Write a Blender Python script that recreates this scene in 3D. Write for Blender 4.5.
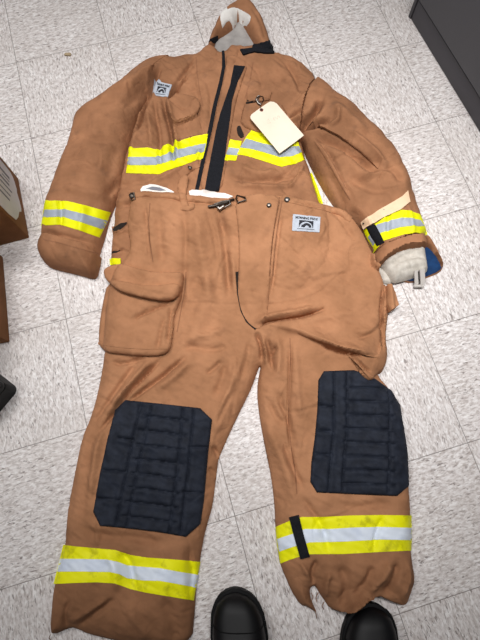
import bpy, bmesh, math
import numpy as np
from mathutils import Vector, Matrix
from mathutils.geometry import delaunay_2d_cdt

for o in list(bpy.data.objects):
    bpy.data.objects.remove(o, do_unlink=True)
scene = bpy.context.scene
COL = scene.collection

# ------------------------------------------------------------------ camera
CAM_H, PITCH, ROLL, FPX = 1.2052, 0.2849, 0.0105, 460.8
TILE, TILE_ROT, TILE_OFF = 0.3048, 0.2848, (0.3688, -1.3946)
cd = bpy.data.cameras.new('camera')
cam = bpy.data.objects.new('camera', cd)
COL.objects.link(cam)
cam.location = (0, 0, CAM_H)
cam.rotation_euler = (PITCH, ROLL, 0)
cd.sensor_fit = 'VERTICAL'
cd.sensor_height = 24.0
cd.lens = 24.0 * FPX / 640.0
cd.clip_start = 0.02
scene.camera = cam

# ------------------------------------------------------------------ light
wd = bpy.data.worlds.new('world')
scene.world = wd
wd.use_nodes = True
bg = wd.node_tree.nodes['Background']
bg.inputs['Color'].default_value = (0.93, 0.96, 1.0, 1)
bg.inputs['Strength'].default_value = 0.08
for nm, loc, size, power, spread in (('troffer_or_fill_light', (-0.90, 1.20, 2.30), (0.8, 0.35), 16.5, 130),
                                     ('troffer_or_fill_light', (0.30, 0.60, 2.35), (0.9, 0.4), 8.0, 62),
                                     ('troffer_or_fill_light', (-1.30, 0.05, 2.35), (0.9, 0.4), 6.0, 120)):  # last one is an added fill to brighten the lower-left floor
    ld = bpy.data.lights.new(nm, 'AREA')
    ld.shape = 'RECTANGLE'
    ld.size, ld.size_y = size
    ld.energy = power
    ld.spread = math.radians(spread)
    ld.color = (1.0, 0.985, 0.98)
    lo = bpy.data.objects.new(nm, ld)
    lo.location = loc
    COL.objects.link(lo)
vs = scene.view_settings
vs.view_transform = 'Standard'
vs.look = 'None'
vs.gamma = 1.0
vs.use_curve_mapping = False
vs.exposure = 0.0

# ------------------------------------------------------------------ helpers: pixels -> places
cx, sx, cy, sy = math.cos(PITCH), math.sin(PITCH), math.cos(ROLL), math.sin(ROLL)
RM = np.array([[cy, 0, sy], [0, 1, 0], [-sy, 0, cy]]) @ np.array([[1, 0, 0], [0, cx, -sx], [0, sx, cx]])


def W(px, z=0.0):
    """points of the photograph -> world x, y on the plane(s) at height z"""
    p = np.atleast_2d(np.asarray(px, float))[:, :2]
    d = np.stack([(p[:, 0] - 240) / FPX, -(p[:, 1] - 320) / FPX, -np.ones(len(p))], 1) @ RM.T
    t = (np.asarray(z, float) - CAM_H) / d[:, 2]
    return d[:, :2] * t[:, None]


GX0, GY0, GS = -0.95, -0.75, 0.002
GNX, GNY = 960, 1230
gx = GX0 + GS * np.arange(GNX)
gy = GY0 + GS * np.arange(GNY)
GXX, GYY = np.meshgrid(gx, gy)
GP = np.stack([GXX.ravel(), GYY.ravel()], 1)


def samp(R, p):
    u = np.clip((p[:, 0] - GX0) / GS, 0, GNX - 1.001)
    v = np.clip((p[:, 1] - GY0) / GS, 0, GNY - 1.001)
    i, j = u.astype(int), v.astype(int)
    a, b = u - i, v - j
    return (R[j, i] * (1 - a) * (1 - b) + R[j, i + 1] * a * (1 - b) + R[j + 1, i] * (1 - a) * b + R[j + 1, i + 1] * a * b)


def blur(R, s):
    k = s / GS
    fy = np.fft.fftfreq(GNY)[:, None]
    fx = np.fft.rfftfreq(GNX)[None, :]
    return np.fft.irfft2(np.fft.rfft2(R) * np.exp(-2 * (math.pi * k) ** 2 * (fx ** 2 + fy ** 2)), s=(GNY, GNX))


def noise(seed, s, ang=None, stretch=1.0):
    r = np.random.default_rng(seed).standard_normal((GNY, GNX))
    k = s / GS
    fy = np.fft.fftfreq(GNY)[:, None]
    fx = np.fft.rfftfreq(GNX)[None, :]
    if ang is None:
        q = fx ** 2 + fy ** 2
    else:
        a = fx * math.cos(ang) + fy * math.sin(ang)
        b = -fx * math.sin(ang) + fy * math.cos(ang)
        q = (a * stretch) ** 2 + b ** 2
    n = np.fft.irfft2(np.fft.rfft2(r) * np.exp(-2 * (math.pi * k) ** 2 * q), s=(GNY, GNX))
    return n / n.std()


def on(R, px, off=0.0):
    """photo points -> world x, y where the ray meets the surface R"""
    z = np.full(len(px), 0.03)
    for _ in range(12):
        p = W(px, z)
        z = 0.5 * z + 0.5 * (samp(R, p) + off)
    return W(px, z)


def seg_dist(P, poly, closed=True, flags=None):
    n = len(poly)
    best = np.full(len(P), 9.0)
    for i in range(n if closed else n - 1):
        if flags is not None and flags[i]:
            continue
        a, b = poly[i], poly[(i + 1) % n]
        ab = b - a
        t = np.clip(((P - a) @ ab) / max(ab @ ab, 1e-12), 0, 1)
        d = P - a - t[:, None] * ab
        best = np.minimum(best, d[:, 0] ** 2 + d[:, 1] ** 2)
    return np.sqrt(best)


def inside(P, poly):
    c = np.zeros(len(P), bool)
    n = len(poly)
    for i in range(n):
        x1, y1 = poly[i]
        x2, y2 = poly[(i + 1) % n]
        if y1 == y2:
            continue
        m = ((y1 > P[:, 1]) != (y2 > P[:, 1])) & (P[:, 0] < (x2 - x1) * (P[:, 1] - y1) / (y2 - y1) + x1)
        c ^= m
    return c


def smooth_poly(px, it=1, closed=True):
    """round the corners of a photo polygon a little; flags 'j' travel with the points"""
    pts = [(p[0], p[1], len(p) > 2) for p in px]
    for _ in range(it):
        out = []
        n = len(pts)
        for i in range(n if closed else n - 1):
            a, b = pts[i], pts[(i + 1) % n]
            out.append((a[0] * .78 + b[0] * .22, a[1] * .78 + b[1] * .22, a[2]))
            out.append((a[0] * .22 + b[0] * .78, a[1] * .22 + b[1] * .78, a[2] and b[2] or (a[2])))
        if not closed:
            out = [pts[0]] + out + [pts[-1]]
        pts = out
    return np.array([(p[0], p[1]) for p in pts]), [p[2] for p in pts]


def densify(poly, flags, step, closed=True):
    out, fl = [], []
    n = len(poly)
    for i in range(n if closed else n - 1):
        a, b = poly[i], poly[(i + 1) % n]
        k = max(1, int(round(np.linalg.norm(b - a) / step)))
        for q in range(k):
            out.append(a + (b - a) * q / k)
            fl.append(flags[i] if flags else False)
    if not closed:
        out.append(poly[-1])
        fl.append(False)
    return np.array(out), fl


def bbox_idx(poly, m):
    x0, y0 = poly.min(0) - m
    x1, y1 = poly.max(0) + m
    i0 = max(0, int((x0 - GX0) / GS)); i1 = min(GNX, int((x1 - GX0) / GS) + 2)
    j0 = max(0, int((y0 - GY0) / GS)); j1 = min(GNY, int((y1 - GY0) / GS) + 2)
    return slice(j0, j1), slice(i0, i1)


def strokes(R, surf, lst):
    """folds: ('g', photo points, width, height) bump or valley; ('s', points, fall, height) a lip on the left of travel"""
    for kind, px, w, a in lst:
        q, _ = smooth_poly(px, 2, closed=False) if len(px) > 2 else (np.array(px, float), None)
        pl = on(surf, q)
        sl = bbox_idx(pl, 4 * w)
        P = np.stack([GXX[sl].ravel(), GYY[sl].ravel()], 1)
        best = np.full(len(P), 9.0); side = np.zeros(len(P)); tt = np.zeros(len(P))
        L = np.concatenate([[0], np.cumsum(np.linalg.norm(np.diff(pl, axis=0), axis=1))])
        for i in range(len(pl) - 1):
            A, B = pl[i], pl[i + 1]
            ab = B - A
            l2 = max(ab @ ab, 1e-12)
            t = np.clip(((P - A) @ ab) / l2, 0, 1)
            d = P - A - t[:, None] * ab
            dd = np.hypot(d[:, 0], d[:, 1])
            m = dd < best
            best[m] = dd[m]
            side[m] = (ab[0] * d[m, 1] - ab[1] * d[m, 0])
            tt[m] = (L[i] + t[m] * math.sqrt(l2)) / L[-1]
        fade = np.clip(np.minimum(tt, 1 - tt) * 5 + 0.12, 0, 1)
        if kind == 'g':
            h = a * np.exp(-(best / w) ** 2) * fade
        else:
            sd = best * np.sign(side)
            h = a * fade * np.exp(-np.maximum(sd, 0) / w) / (1 + np.exp(-np.clip(sd / 0.0022, -40, 40)))
        R[sl] += h.reshape(R[sl].shape)


# ------------------------------------------------------------------ helpers: materials
def nodes_of(name):
    m = bpy.data.materials.new(name)
    m.use_nodes = True
    nt = m.node_tree
    b = nt.nodes['Principled BSDF']
    return m, nt, b


def lin(c):
    c = [v / 255.0 for v in c]
    return tuple(v / 12.92 if v <= 0.04045 else ((v + 0.055) / 1.055) ** 2.4 for v in c) + (1,)


def cloth(name, c1, c2, rough=0.9, scale=9, weave=900, bump=0.25, wr=0.0, detail=4, spread=(0.35, 0.68), stain=None, soil=None):
    m, nt, b = nodes_of(name)
    L = nt.links.new
    tc = nt.nodes.new('ShaderNodeNewGeometry')
    n1 = nt.nodes.new('ShaderNodeTexNoise')
    n1.inputs['Scale'].default_value = scale
    n1.inputs['Detail'].default_value = detail
    n1.inputs['Roughness'].default_value = 0.62
    L(tc.outputs['Position'], n1.inputs['Vector'])
    r = nt.nodes.new('ShaderNodeValToRGB')
    r.color_ramp.elements[0].position, r.color_ramp.elements[1].position = spread
    r.color_ramp.elements[0].color = lin(c1)
    r.color_ramp.elements[1].color = lin(c2)
    L(n1.outputs['Fac'], r.inputs['Fac'])
    col = r.outputs['Color']
    if stain:
        n3 = nt.nodes.new('ShaderNodeTexNoise')
        n3.inputs['Scale'].default_value = 26
        n3.inputs['Detail'].default_value = 5
        L(tc.outputs['Position'], n3.inputs['Vector'])
        mr = nt.nodes.new('ShaderNodeMapRange')
        mr.inputs['From Min'].default_value = 0.60
        mr.inputs['From Max'].default_value = 0.78
        mr.inputs['To Max'].default_value = 0.55
        L(n3.outputs['Fac'], mr.inputs['Value'])
        mx = nt.nodes.new('ShaderNodeMix')
        mx.data_type = 'RGBA'
        L(mr.outputs['Result'], mx.inputs['Factor'])
        L(col, mx.inputs['A'])
        mx.inputs['B'].default_value = lin(stain)
        col = mx.outputs['Result']
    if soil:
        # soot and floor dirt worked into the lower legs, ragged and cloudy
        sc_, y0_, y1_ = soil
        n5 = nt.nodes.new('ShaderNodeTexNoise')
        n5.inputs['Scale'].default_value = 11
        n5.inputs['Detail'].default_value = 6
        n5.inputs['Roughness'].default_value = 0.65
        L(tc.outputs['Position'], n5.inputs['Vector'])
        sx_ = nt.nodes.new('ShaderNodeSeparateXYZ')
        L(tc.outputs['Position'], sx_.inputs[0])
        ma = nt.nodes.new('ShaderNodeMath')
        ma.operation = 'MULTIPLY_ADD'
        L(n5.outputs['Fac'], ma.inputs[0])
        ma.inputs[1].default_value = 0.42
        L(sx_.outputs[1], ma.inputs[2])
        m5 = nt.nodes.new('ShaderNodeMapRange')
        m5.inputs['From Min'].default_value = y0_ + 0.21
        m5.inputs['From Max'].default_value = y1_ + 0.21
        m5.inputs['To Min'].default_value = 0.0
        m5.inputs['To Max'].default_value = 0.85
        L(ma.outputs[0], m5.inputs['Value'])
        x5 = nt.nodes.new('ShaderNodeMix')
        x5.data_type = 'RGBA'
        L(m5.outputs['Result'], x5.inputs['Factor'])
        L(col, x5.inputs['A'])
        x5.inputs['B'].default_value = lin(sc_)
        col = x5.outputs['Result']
    L(col, b.inputs['Base Color'])
    b.inputs['Roughness'].default_value = rough
    b.inputs['Specular IOR Level'].default_value = 0.25
    n2 = nt.nodes.new('ShaderNodeTexNoise')
    n2.inputs['Scale'].default_value = weave
    n2.inputs['Detail'].default_value = 2
    L(tc.outputs['Position'], n2.inputs['Vector'])
    bp = nt.nodes.new('ShaderNodeBump')
    bp.inputs['Strength'].default_value = bump
    bp.inputs['Distance'].default_value = 0.001
    L(n2.outputs['Fac'], bp.inputs['Height'])
    last = bp
    if wr:
        n4 = nt.nodes.new('ShaderNodeTexNoise')
        n4.inputs['Scale'].default_value = 38
        n4.inputs['Detail'].default_value = 3
        n4.inputs['Distortion'].default_value = 0.6
        L(tc.outputs['Position'], n4.inputs['Vector'])
        b2 = nt.nodes.new('ShaderNodeBump')
        b2.inputs['Strength'].default_value = wr
        b2.inputs['Distance'].default_value = 0.01
        L(n4.outputs['Fac'], b2.inputs['Height'])
        L(bp.outputs['Normal'], b2.inputs['Normal'])
        last = b2
    L(last.outputs['Normal'], b.inputs['Normal'])
    return m


def plain(name, c, rough=0.5, metal=0.0, spec=0.5):
    m, nt, b = nodes_of(name)
    n1 = nt.nodes.new('ShaderNodeTexNoise')
    n1.inputs['Scale'].default_value = 60
    hs = nt.nodes.new('ShaderNodeMapRange')
    hs.inputs['To Min'].default_value = 0.92
    hs.inputs['To Max'].default_value = 1.08
    nt.links.new(n1.outputs['Fac'], hs.inputs['Value'])
    mx = nt.nodes.new('ShaderNodeVectorMath')
    mx.operation = 'SCALE'
    mx.inputs[0].default_value = lin(c)[:3]
    nt.links.new(hs.outputs['Result'], mx.inputs['Scale'])
    nt.links.new(mx.outputs['Vector'], b.inputs['Base Color'])
    b.inputs['Roughness'].default_value = rough
    b.inputs['Metallic'].default_value = metal
    b.inputs['Specular IOR Level'].default_value = spec
    return m


def tile_floor_material():
    m, nt, b = nodes_of('vinyl_composition_tile')
    L = nt.links.new

    def N(t, **k):
        n = nt.nodes.new(t)
        for q, v in k.items():
            setattr(n, q, v)
        return n

    def math_(op, a, bb=None):
        n = N('ShaderNodeMath', operation=op)
        for i, v in enumerate((a, bb)):
            if v is None:
                continue
            if isinstance(v, (int, float)):
                n.inputs[i].default_value = v
            else:
                L(v, n.inputs[i])
        return n.outputs[0]
    g = N('ShaderNodeNewGeometry')
    mp = N('ShaderNodeMapping')
    mp.inputs['Rotation'].default_value = (0, 0, -TILE_ROT)
    mp.inputs['Location'].default_value = (TILE_OFF[0], TILE_OFF[1], 0)
    L(g.outputs['Position'], mp.inputs['Vector'])
    sp = N('ShaderNodeSeparateXYZ')
    L(mp.outputs['Vector'], sp.inputs[0])
    u = math_('DIVIDE', sp.outputs[0], TILE)
    v = math_('DIVIDE', sp.outputs[1], TILE)
    fu, fv = math_('FLOOR', u), math_('FLOOR', v)
    chk = math_('ABSOLUTE', math_('MODULO', math_('ADD', fu, fv), 2.0))
    cmb = N('ShaderNodeCombineXYZ'); L(fu, cmb.inputs[0]); L(fv, cmb.inputs[1])
    wn = N('ShaderNodeTexWhiteNoise', noise_dimensions='3D'); L(cmb.outputs[0], wn.inputs['Vector'])
    # swap the grain direction from tile to tile
    sw = N('ShaderNodeCombineXYZ'); L(sp.outputs[1], sw.inputs[0]); L(sp.outputs[0], sw.inputs[1])
    mv = N('ShaderNodeMix', data_type='VECTOR')
    L(chk, mv.inputs['Factor']); L(mp.outputs['Vector'], mv.inputs['A']); L(sw.outputs[0], mv.inputs['B'])
    off = N('ShaderNodeVectorMath', operation='MULTIPLY_ADD')
    L(wn.outputs['Color'], off.inputs[0]); off.inputs[1].default_value = (7, 7, 0); L(mv.outputs['Result'], off.inputs[2])

    def grain(sxx, syy, det, rgh, dist=0.0, shift=0.0):
        mm = N('ShaderNodeMapping')
        mm.inputs['Scale'].default_value = (sxx, syy, 1)
        mm.inputs['Location'].default_value = (shift, shift * .7, shift)
        L(off.outputs[0], mm.inputs['Vector'])
        n = N('ShaderNodeTexNoise')
        n.inputs['Scale'].default_value = 1
        n.inputs['Detail'].default_value = det
        n.inputs['Roughness'].default_value = rgh
        n.inputs['Distortion'].default_value = dist
        L(mm.outputs[0], n.inputs['Vector'])
        return n.outputs['Fac']

    def ramp(fac, *els):
        r = N('ShaderNodeValToRGB')
        e = r.color_ramp.elements
        e[0].position, e[0].color = els[0]
        e[1].position, e[1].color = els[-1]
        for p, c in els[1:-1]:
            q = e.new(p); q.color = c
        L(fac, r.inputs['Fac'])
        return r.outputs['Color']
    base = ramp(grain(75, 150, 3, 0.6, 0.5), (0.30, lin((176, 167, 163))), (0.5, lin((214, 207, 204))), (0.70, lin((236, 233, 232))))
    W1, K1 = (1, 1, 1, 1), (0, 0, 0, 1)
    dark = ramp(grain(60, 240, 2, 0.5, 0.9, 3.1), (0.615, K1), (0.665, W1))
    brown = ramp(grain(70, 190, 2, 0.5, 0.6, 9.7), (0.575, K1), (0.67, W1))
    white = ramp(grain(55, 170, 2, 0.5, 0.6, 15.3), (0.60, K1), (0.68, W1))

    def mix(fac, k, a, c):
        n = N('ShaderNodeMix', data_type='RGBA')
        L(math_('MULTIPLY', fac, k), n.inputs['Factor'])
        L(a, n.inputs['A']); n.inputs['B'].default_value = c
        return n.outputs['Result']
    c = mix(white, 0.75, base, lin((243, 240, 238)))
    c = mix(brown, 0.55, c, lin((165, 152, 145)))
    c = mix(dark, 0.80, c, lin((112, 102, 98)))
    # scuffs
    sc = N('ShaderNodeTexNoise'); sc.inputs['Scale'].default_value = 5; sc.inputs['Detail'].default_value = 5
    L(g.outputs['Position'], sc.inputs['Vector'])
    c = mix(ramp(sc.outputs['Fac'], (0.45, K1), (0.75, W1)), 0.28, c, lin((178, 168, 160)))
    # seams
    def edge(w):
        f = math_('FRACT', w)
        return math_('MINIMUM', f, math_('SUBTRACT', 1.0, f))
    d = math_('MINIMUM', edge(u), edge(v))
    mr = N('ShaderNodeMapRange')
    mr.inputs['From Min'].default_value = 0.0020
    mr.inputs['From Max'].default_value = 0.0042
    mr.inputs['To Min'].default_value = 1; mr.inputs['To Max'].default_value = 0
    L(d, mr.inputs['Value'])
    c = mix(mr.outputs['Result'], 0.72, c, lin((92, 84, 78)))
    L(c, b.inputs['Base Color'])
    b.inputs['Roughness'].default_value = 0.42
    b.inputs['Specular IOR Level'].default_value = 0.35
    bp = N('ShaderNodeBump'); bp.inputs['Strength'].default_value = 0.4; bp.inputs['Distance'].default_value = 0.001
    L(math_('MULTIPLY', mr.outputs['Result'], -1.0), bp.inputs['Height'])
    L(bp.outputs['Normal'], b.inputs['Normal'])
    return m


M = dict(
    jacket=cloth('tan_aramid_cloth', (134, 93, 65), (166, 117, 84), stain=(112, 80, 60), wr=0.32),
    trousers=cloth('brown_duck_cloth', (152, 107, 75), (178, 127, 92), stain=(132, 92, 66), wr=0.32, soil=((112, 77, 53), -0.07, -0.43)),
    trim=cloth('brown_binding', (128, 88, 62), (150, 105, 76)),
    black=cloth('black_hook_tape', (14, 15, 20), (28, 29, 35), scale=300, weave=1500, bump=0.6),
    pad=cloth('black_quilted_pad', (22, 26, 36), (36, 41, 53), scale=40, weave=700, bump=0.5, wr=0.10, rough=0.75),
    lime=cloth('lime_reflective_tape', (216, 216, 0), (240, 242, 4), rough=0.6, scale=14, weave=1200, bump=0.1),
    lime_worn=cloth('lime_tape_smudged', (176, 172, 10), (238, 236, 6), rough=0.6, scale=22, weave=1200, bump=0.1, spread=(0.28, 0.46)),
    silver=cloth('silver_tape_dull', (146, 154, 166), (168, 176, 188), rough=0.45, scale=20, weave=1500, bump=0.05),
    silver_bright=cloth('silver_tape_pale', (206, 216, 232), (228, 236, 246), rough=0.45, scale=16, weave=1500, bump=0.05),  # paler silver for the trouser stripes than on the jacket
    white=cloth('white_lining_cloth', (222, 218, 212), (240, 238, 234), scale=30),
    knit=cloth('cream_knit', (178, 171, 160), (206, 200, 190), scale=60, weave=500, bump=0.8),
    greylining=cloth('grey_neck_lining', (138, 134, 131), (166, 162, 158), scale=20),
    blue=cloth('blue_cuff_lining', (14, 42, 78), (24, 60, 104), scale=40),
    label=cloth('woven_label', (168, 174, 184), (186, 192, 202), scale=90),
    ink=plain('label_ink', (24, 26, 34), 0.8),
    pencil=plain('pencil_marks', (196, 186, 172), 0.9),
    manila=cloth('manila_card', (226, 210, 190), (234, 220, 200), scale=12, weave=1500, bump=0.05, rough=0.8),
    manila_dark=cloth('buff_card', (222, 190, 156), (232, 203, 170), scale=30, weave=1500, bump=0.05, rough=0.8),
    reddish=plain('red_brown_eyelet', (112, 62, 50), 0.7),
    steel=plain('nickel_hardware', (150, 144, 138), 0.42, 1.0),
    dark_steel=plain('tarnished_hardware', (82, 74, 68), 0.45, 1.0),
    clear=plain('grey_plastic_clip', (196, 190, 184), 0.3),
    dark=plain('painted_gap_shade', (30, 20, 15), 0.95),  # dark colour painting the shade inside gaps, pocket mouths and holes
    cab=plain('charcoal_painted_steel', (74, 74, 79), 0.55),
    cab_base=plain('charcoal_base_steel', (66, 64, 69), 0.6),
    card=cloth('corrugated_card', (120, 80, 48), (140, 96, 60), scale=16, weave=600, bump=0.1),
    paper=cloth('white_label_paper', (206, 204, 206), (222, 220, 222), scale=8, weave=900, bump=0.05),
    print=plain('label_print', (120, 120, 128), 0.9),
    case=plain('black_plastic', (10, 10, 12), 0.6, spec=0.25),
    leather=plain('black_leather', (9, 9, 11), 0.5, spec=0.25),
    sole=plain('black_rubber', (8, 8, 9), 0.7, spec=0.2),
    lace=plain('black_lace', (20, 20, 22), 0.8),
    chip=plain('tan_chip', (170, 150, 120), 0.8),
    floor=tile_floor_material(),
)


# ------------------------------------------------------------------ helpers: objects
def root_loc(o):
    l = Vector((0, 0, 0))
    while o is not None:
        l = l + o.location
        o = o.parent
    return l


def link_mesh(name, verts, faces, mat, parent=None, smooth=60, origin=None):
    me = bpy.data.meshes.new(name)
    v = np.asarray(verts, float)
    loc = np.zeros(3)
    if parent is not None:
        loc = np.array(root_loc(parent))
    elif origin is not None:
        loc = np.asarray(origin, float)
    me.from_pydata((v - loc).tolist(), [], [list(f) for f in faces])
    bm = bmesh.new(); bm.from_mesh(me)
    bmesh.ops.recalc_face_normals(bm, faces=bm.faces)
    bm.to_mesh(me); bm.free()
    me.polygons.foreach_set('use_smooth', [bool(smooth)] * len(me.polygons))
    if smooth:
        me.set_sharp_from_angle(angle=math.radians(smooth))
    me.materials.append(mat)
    o = bpy.data.objects.new(name, me)
    COL.objects.link(o)
    if parent is not None:
        o.parent = parent
    elif origin is not None:
        o.location = origin
    return o


def thing(name, loc):
    o = bpy.data.objects.new(name, None)
    o.empty_display_size = 0.05
    o.location = loc
    COL.objects.link(o)
    return o


def tag(o, label=None, cat=None, group=None, kind=None):
    for k, v in (('label', label), ('category', cat), ('group', group), ('kind', kind)):
        if v:
            o[k] = v
    return o


def shell(name, poly, top, bottom, mat, parent, step=0.005, smooth=60, origin=None, flags=None):
    """closed cloth body over a world polygon; top(P), bottom(P) give heights"""
    b, fl = densify(poly, flags, step)
    nb = len(b)
    x0, y0 = b.min(0); x1, y1 = b.max(0)
    h = step * 0.9
    xs = np.arange(x0, x1 + step, step); ys = np.arange(y0, y1 + h, h)
    X, Y = np.meshgrid(xs, ys)
    X = X + (np.arange(len(ys)) % 2)[:, None] * step * 0.5
    P = np.stack([X.ravel(), Y.ravel()], 1)
    P = P[inside(P, poly)]
    if len(P):
        P = P[seg_dist(P, b) > step * 0.55]
    # a tight row just inside the free edge carries the rounding
    allp = np.concatenate([b, P]) if len(P) else b
    r = delaunay_2d_cdt([Vector(p) for p in allp], [], [list(range(nb))], 1, 1e-6)
    vs_, es_, fs_ = r[0], r[1], r[2]
    V = np.array([(v.x, v.y) for v in vs_])
    n = len(V)
    zt, zb = top(V), bottom(V)
    zt = np.maximum(zt, zb + 0.0004)
    verts = np.concatenate([np.column_stack([V, zt]), np.column_stack([V, zb])])
    faces = [tuple(f) for f in fs_]
    cnt = {}
    for f in faces:
        for i in range(len(f)):
            a, c = f[i], f[(i + 1) % len(f)]
            cnt[(a, c)] = 1
    side = [(a, c) for (a, c) in cnt if (c, a) not in cnt]
    allf = faces + [tuple(i + n for i in reversed(f)) for f in faces] + [(c, a, a + n, c + n) for a, c in side]
    return link_mesh(name, verts, allf, mat, parent, smooth, origin)


def stamp(R, poly, off):
    sl = bbox_idx(poly, 0.01)
    P = np.stack([GXX[sl].ravel(), GYY[sl].ravel()], 1)
    m = inside(P, poly)
    v = R[sl].ravel().copy()
    v[m] += off if np.isscalar(off) else off(P[m])
    R[sl] = v.reshape(R[sl].shape)


def patch(name, px, R, off, mat, parent, embed=0.002, step=0.005, rnd=0, stampit=True, edge=None, smooth=50, origin=None, gap=None, emin=0.35):
    """a sewn-on piece: follows surface R, raised by off (number or function of the points)"""
    if rnd:
        q, _ = smooth_poly(px, rnd)
    else:
        q = np.array(px, float)
    q, _ = densify(q, None, 4.0)
    o0 = off if np.isscalar(off) else 0.004
    poly = on(R, q, o0)
    R0 = R.copy()
    dense, _ = densify(poly, None, 0.004)

    def raise_(P):
        h = np.full(len(P), off) if np.isscalar(off) else off(P)
        if edge:
            d = seg_dist(P, dense)
            u = np.clip(d / edge, 0, 1)
            h = h * (emin + (1 - emin) * np.sqrt(1 - (1 - u) ** 2))
        return h
    top = lambda P: samp(R0, P) + raise_(P)
    bot = (lambda P: samp(R0, P) + (gap(P) if callable(gap) else gap)) if gap is not None else (lambda P: samp(R0, P) - embed)
    o = shell(name, poly, top, bot, mat, parent, step, smooth, origin)
    if stampit:
        stamp(R, poly, raise_)
    return o


def tube(name, pts, r, mat, parent, seg=8, origin=None, closed=False):
    pts = [Vector(p) for p in pts]
    n = len(pts)
    verts, faces = [], []
    prev = None
    for i, p in enumerate(pts):
        a = pts[i - 1] if (i > 0 or closed) else p
        c = pts[(i + 1) % n] if (i < n - 1 or closed) else p
        t = (c - a).normalized()
        up = Vector((0, 0, 1)) if abs(t.z) < 0.95 else Vector((1, 0, 0))
        if prev is None:
            u = t.cross(up).normalized()
        else:
            u = (prev - t * prev.dot(t)).normalized()
        prev = u
        w = t.cross(u)
        rr = r[i] if hasattr(r, '__len__') else r
        for k in range(seg):
            an = 2 * math.pi * k / seg
            verts.append(p + (u * math.cos(an) + w * math.sin(an)) * rr)
    m = n if closed else n - 1
    for i in range(m):
        for k in range(seg):
            a, b_ = i * seg + k, i * seg + (k + 1) % seg
            i2 = (i + 1) % n
            faces.append((a, b_, i2 * seg + (k + 1) % seg, i2 * seg + k))
    if not closed:
        faces.append(tuple(reversed(range(seg))))
        faces.append(tuple((n - 1) * seg + k for k in range(seg)))
    return link_mesh(name, [tuple(v) for v in verts], faces, mat, parent, 45, origin)


def lathe(name, center, prof, mat, parent, seg=20, ax=None, origin=None):
    """prof: list of (radius, height) around +Z at center"""
    verts, faces = [], []
    c = Vector(center)
    q = Vector((0, 0, 1)).rotation_difference(Vector(ax)) if ax else None
    for r, h in prof:
        for k in range(seg):
            a = 2 * math.pi * k / seg
            v = Vector((r * math.cos(a), r * math.sin(a), h))
            if q:
                v = q @ v
            verts.append(tuple(c + v))
    for i in range(len(prof) - 1):
        for k in range(seg):
            a, b_ = i * seg + k, i * seg + (k + 1) % seg
            faces.append((a, b_, b_ + seg, a + seg))
    faces.append(tuple(reversed(range(seg))))
    faces.append(tuple((len(prof) - 1) * seg + k for k in range(seg)))
    return link_mesh(name, verts, faces, mat, parent, 40, origin)


def prism(name, base, z0, z1, mat, parent=None, origin=None, bevel=0.0, seg=2, smooth=40):
    """upright block over a world polygon, bevelled"""
    b = np.asarray(base, float)
    n = len(b)
    bm = bmesh.new()
    lo = [bm.verts.new((x, y, z0)) for x, y in b]
    hi = [bm.verts.new((x, y, z1)) for x, y in b]
    bm.faces.new(lo[::-1]); bm.faces.new(hi)
    for i in range(n):
        j = (i + 1) % n
        bm.faces.new((lo[i], lo[j], hi[j], hi[i]))
    if bevel:
        bmesh.ops.bevel(bm, geom=list(bm.edges), offset=bevel, segments=seg, affect='EDGES', profile=0.5)
    bm.verts.index_update()
    v = [tuple(q.co) for q in bm.verts]
    f = [[q.index for q in fc.verts] for fc in bm.faces]
    bm.free()
    return link_mesh(name, v, f, mat, parent, smooth, origin)


def seam(px, R, mat, parent, w=0.9, name='seam'):
    """a line of stitching, a hair proud of the cloth"""
    p = np.array(px, float)
    t = np.gradient(p, axis=0)
    t = t / np.linalg.norm(t, axis=1)[:, None]
    n_ = np.column_stack([-t[:, 1], t[:, 0]]) * w / 2
    return patch(name, [tuple(q_) for q_ in np.concatenate([p + n_, (p - n_)[::-1]])], R, 0.0009, mat, parent, embed=0.0004, step=0.003, stampit=False)


def text_mesh(s, size=1.0, bold=0.0):
    cu = bpy.data.curves.new('lettering', 'FONT')
    cu.body = s
    cu.size = size
    cu.align_x = 'CENTER'
    cu.offset = bold
    cu.resolution_u = 2
    o = bpy.data.objects.new('lettering', cu)
    COL.objects.link(o)
    dg = bpy.context.evaluated_depsgraph_get()
    me = bpy.data.meshes.new_from_object(o.evaluated_get(dg))
    v = np.array([q.co[:] for q in me.vertices])
    f = [list(p.vertices) for p in me.polygons]
    bpy.data.objects.remove(o, do_unlink=True)
    bpy.data.meshes.remove(me)
    return v, f


def quad_px(q, uv):
    """u right, v up on a photo quad TL, TR, BR, BL"""
    q = np.array(q, float)
    u, v = uv[:, :1], uv[:, 1:2]
    return q[3] * (1 - u) * (1 - v) + q[2] * u * (1 - v) + q[1] * u * v + q[0] * (1 - u) * v


def decal(name, quad, R, off, v, f, mat, parent):
    """ink lying on a label: v are 0..1 label coordinates"""
    p = on(R, quad_px(quad, v[:, :2]), off)
    z = samp(R, p) + off
    n = len(p)
    verts = np.concatenate([np.column_stack([p, z]), np.column_stack([p, z - 0.0008])])
    cnt = set()
    for fc in f:
        for i in range(len(fc)):
            cnt.add((fc[i], fc[(i + 1) % len(fc)]))
    side = [(c, a, a + n, c + n) for a, c in cnt if (c, a) not in cnt]
    return link_mesh(name, verts, [tuple(x) for x in f] + [tuple(i + n for i in reversed(x)) for x in f] + side, mat, parent, 0)


def ring_shape(c, r0, r1, a0, a1, n=14):
    v, f = [], []
    for i in range(n + 1):
        a = math.radians(a0 + (a1 - a0) * i / n)
        v += [(c[0] + r0[0] * math.cos(a), c[1] + r0[1] * math.sin(a)), (c[0] + r1[0] * math.cos(a), c[1] + r1[1] * math.sin(a))]
    for i in range(n):
        f.append([2 * i, 2 * i + 1, 2 * i + 3, 2 * i + 2])
    return np.array(v), f


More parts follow.
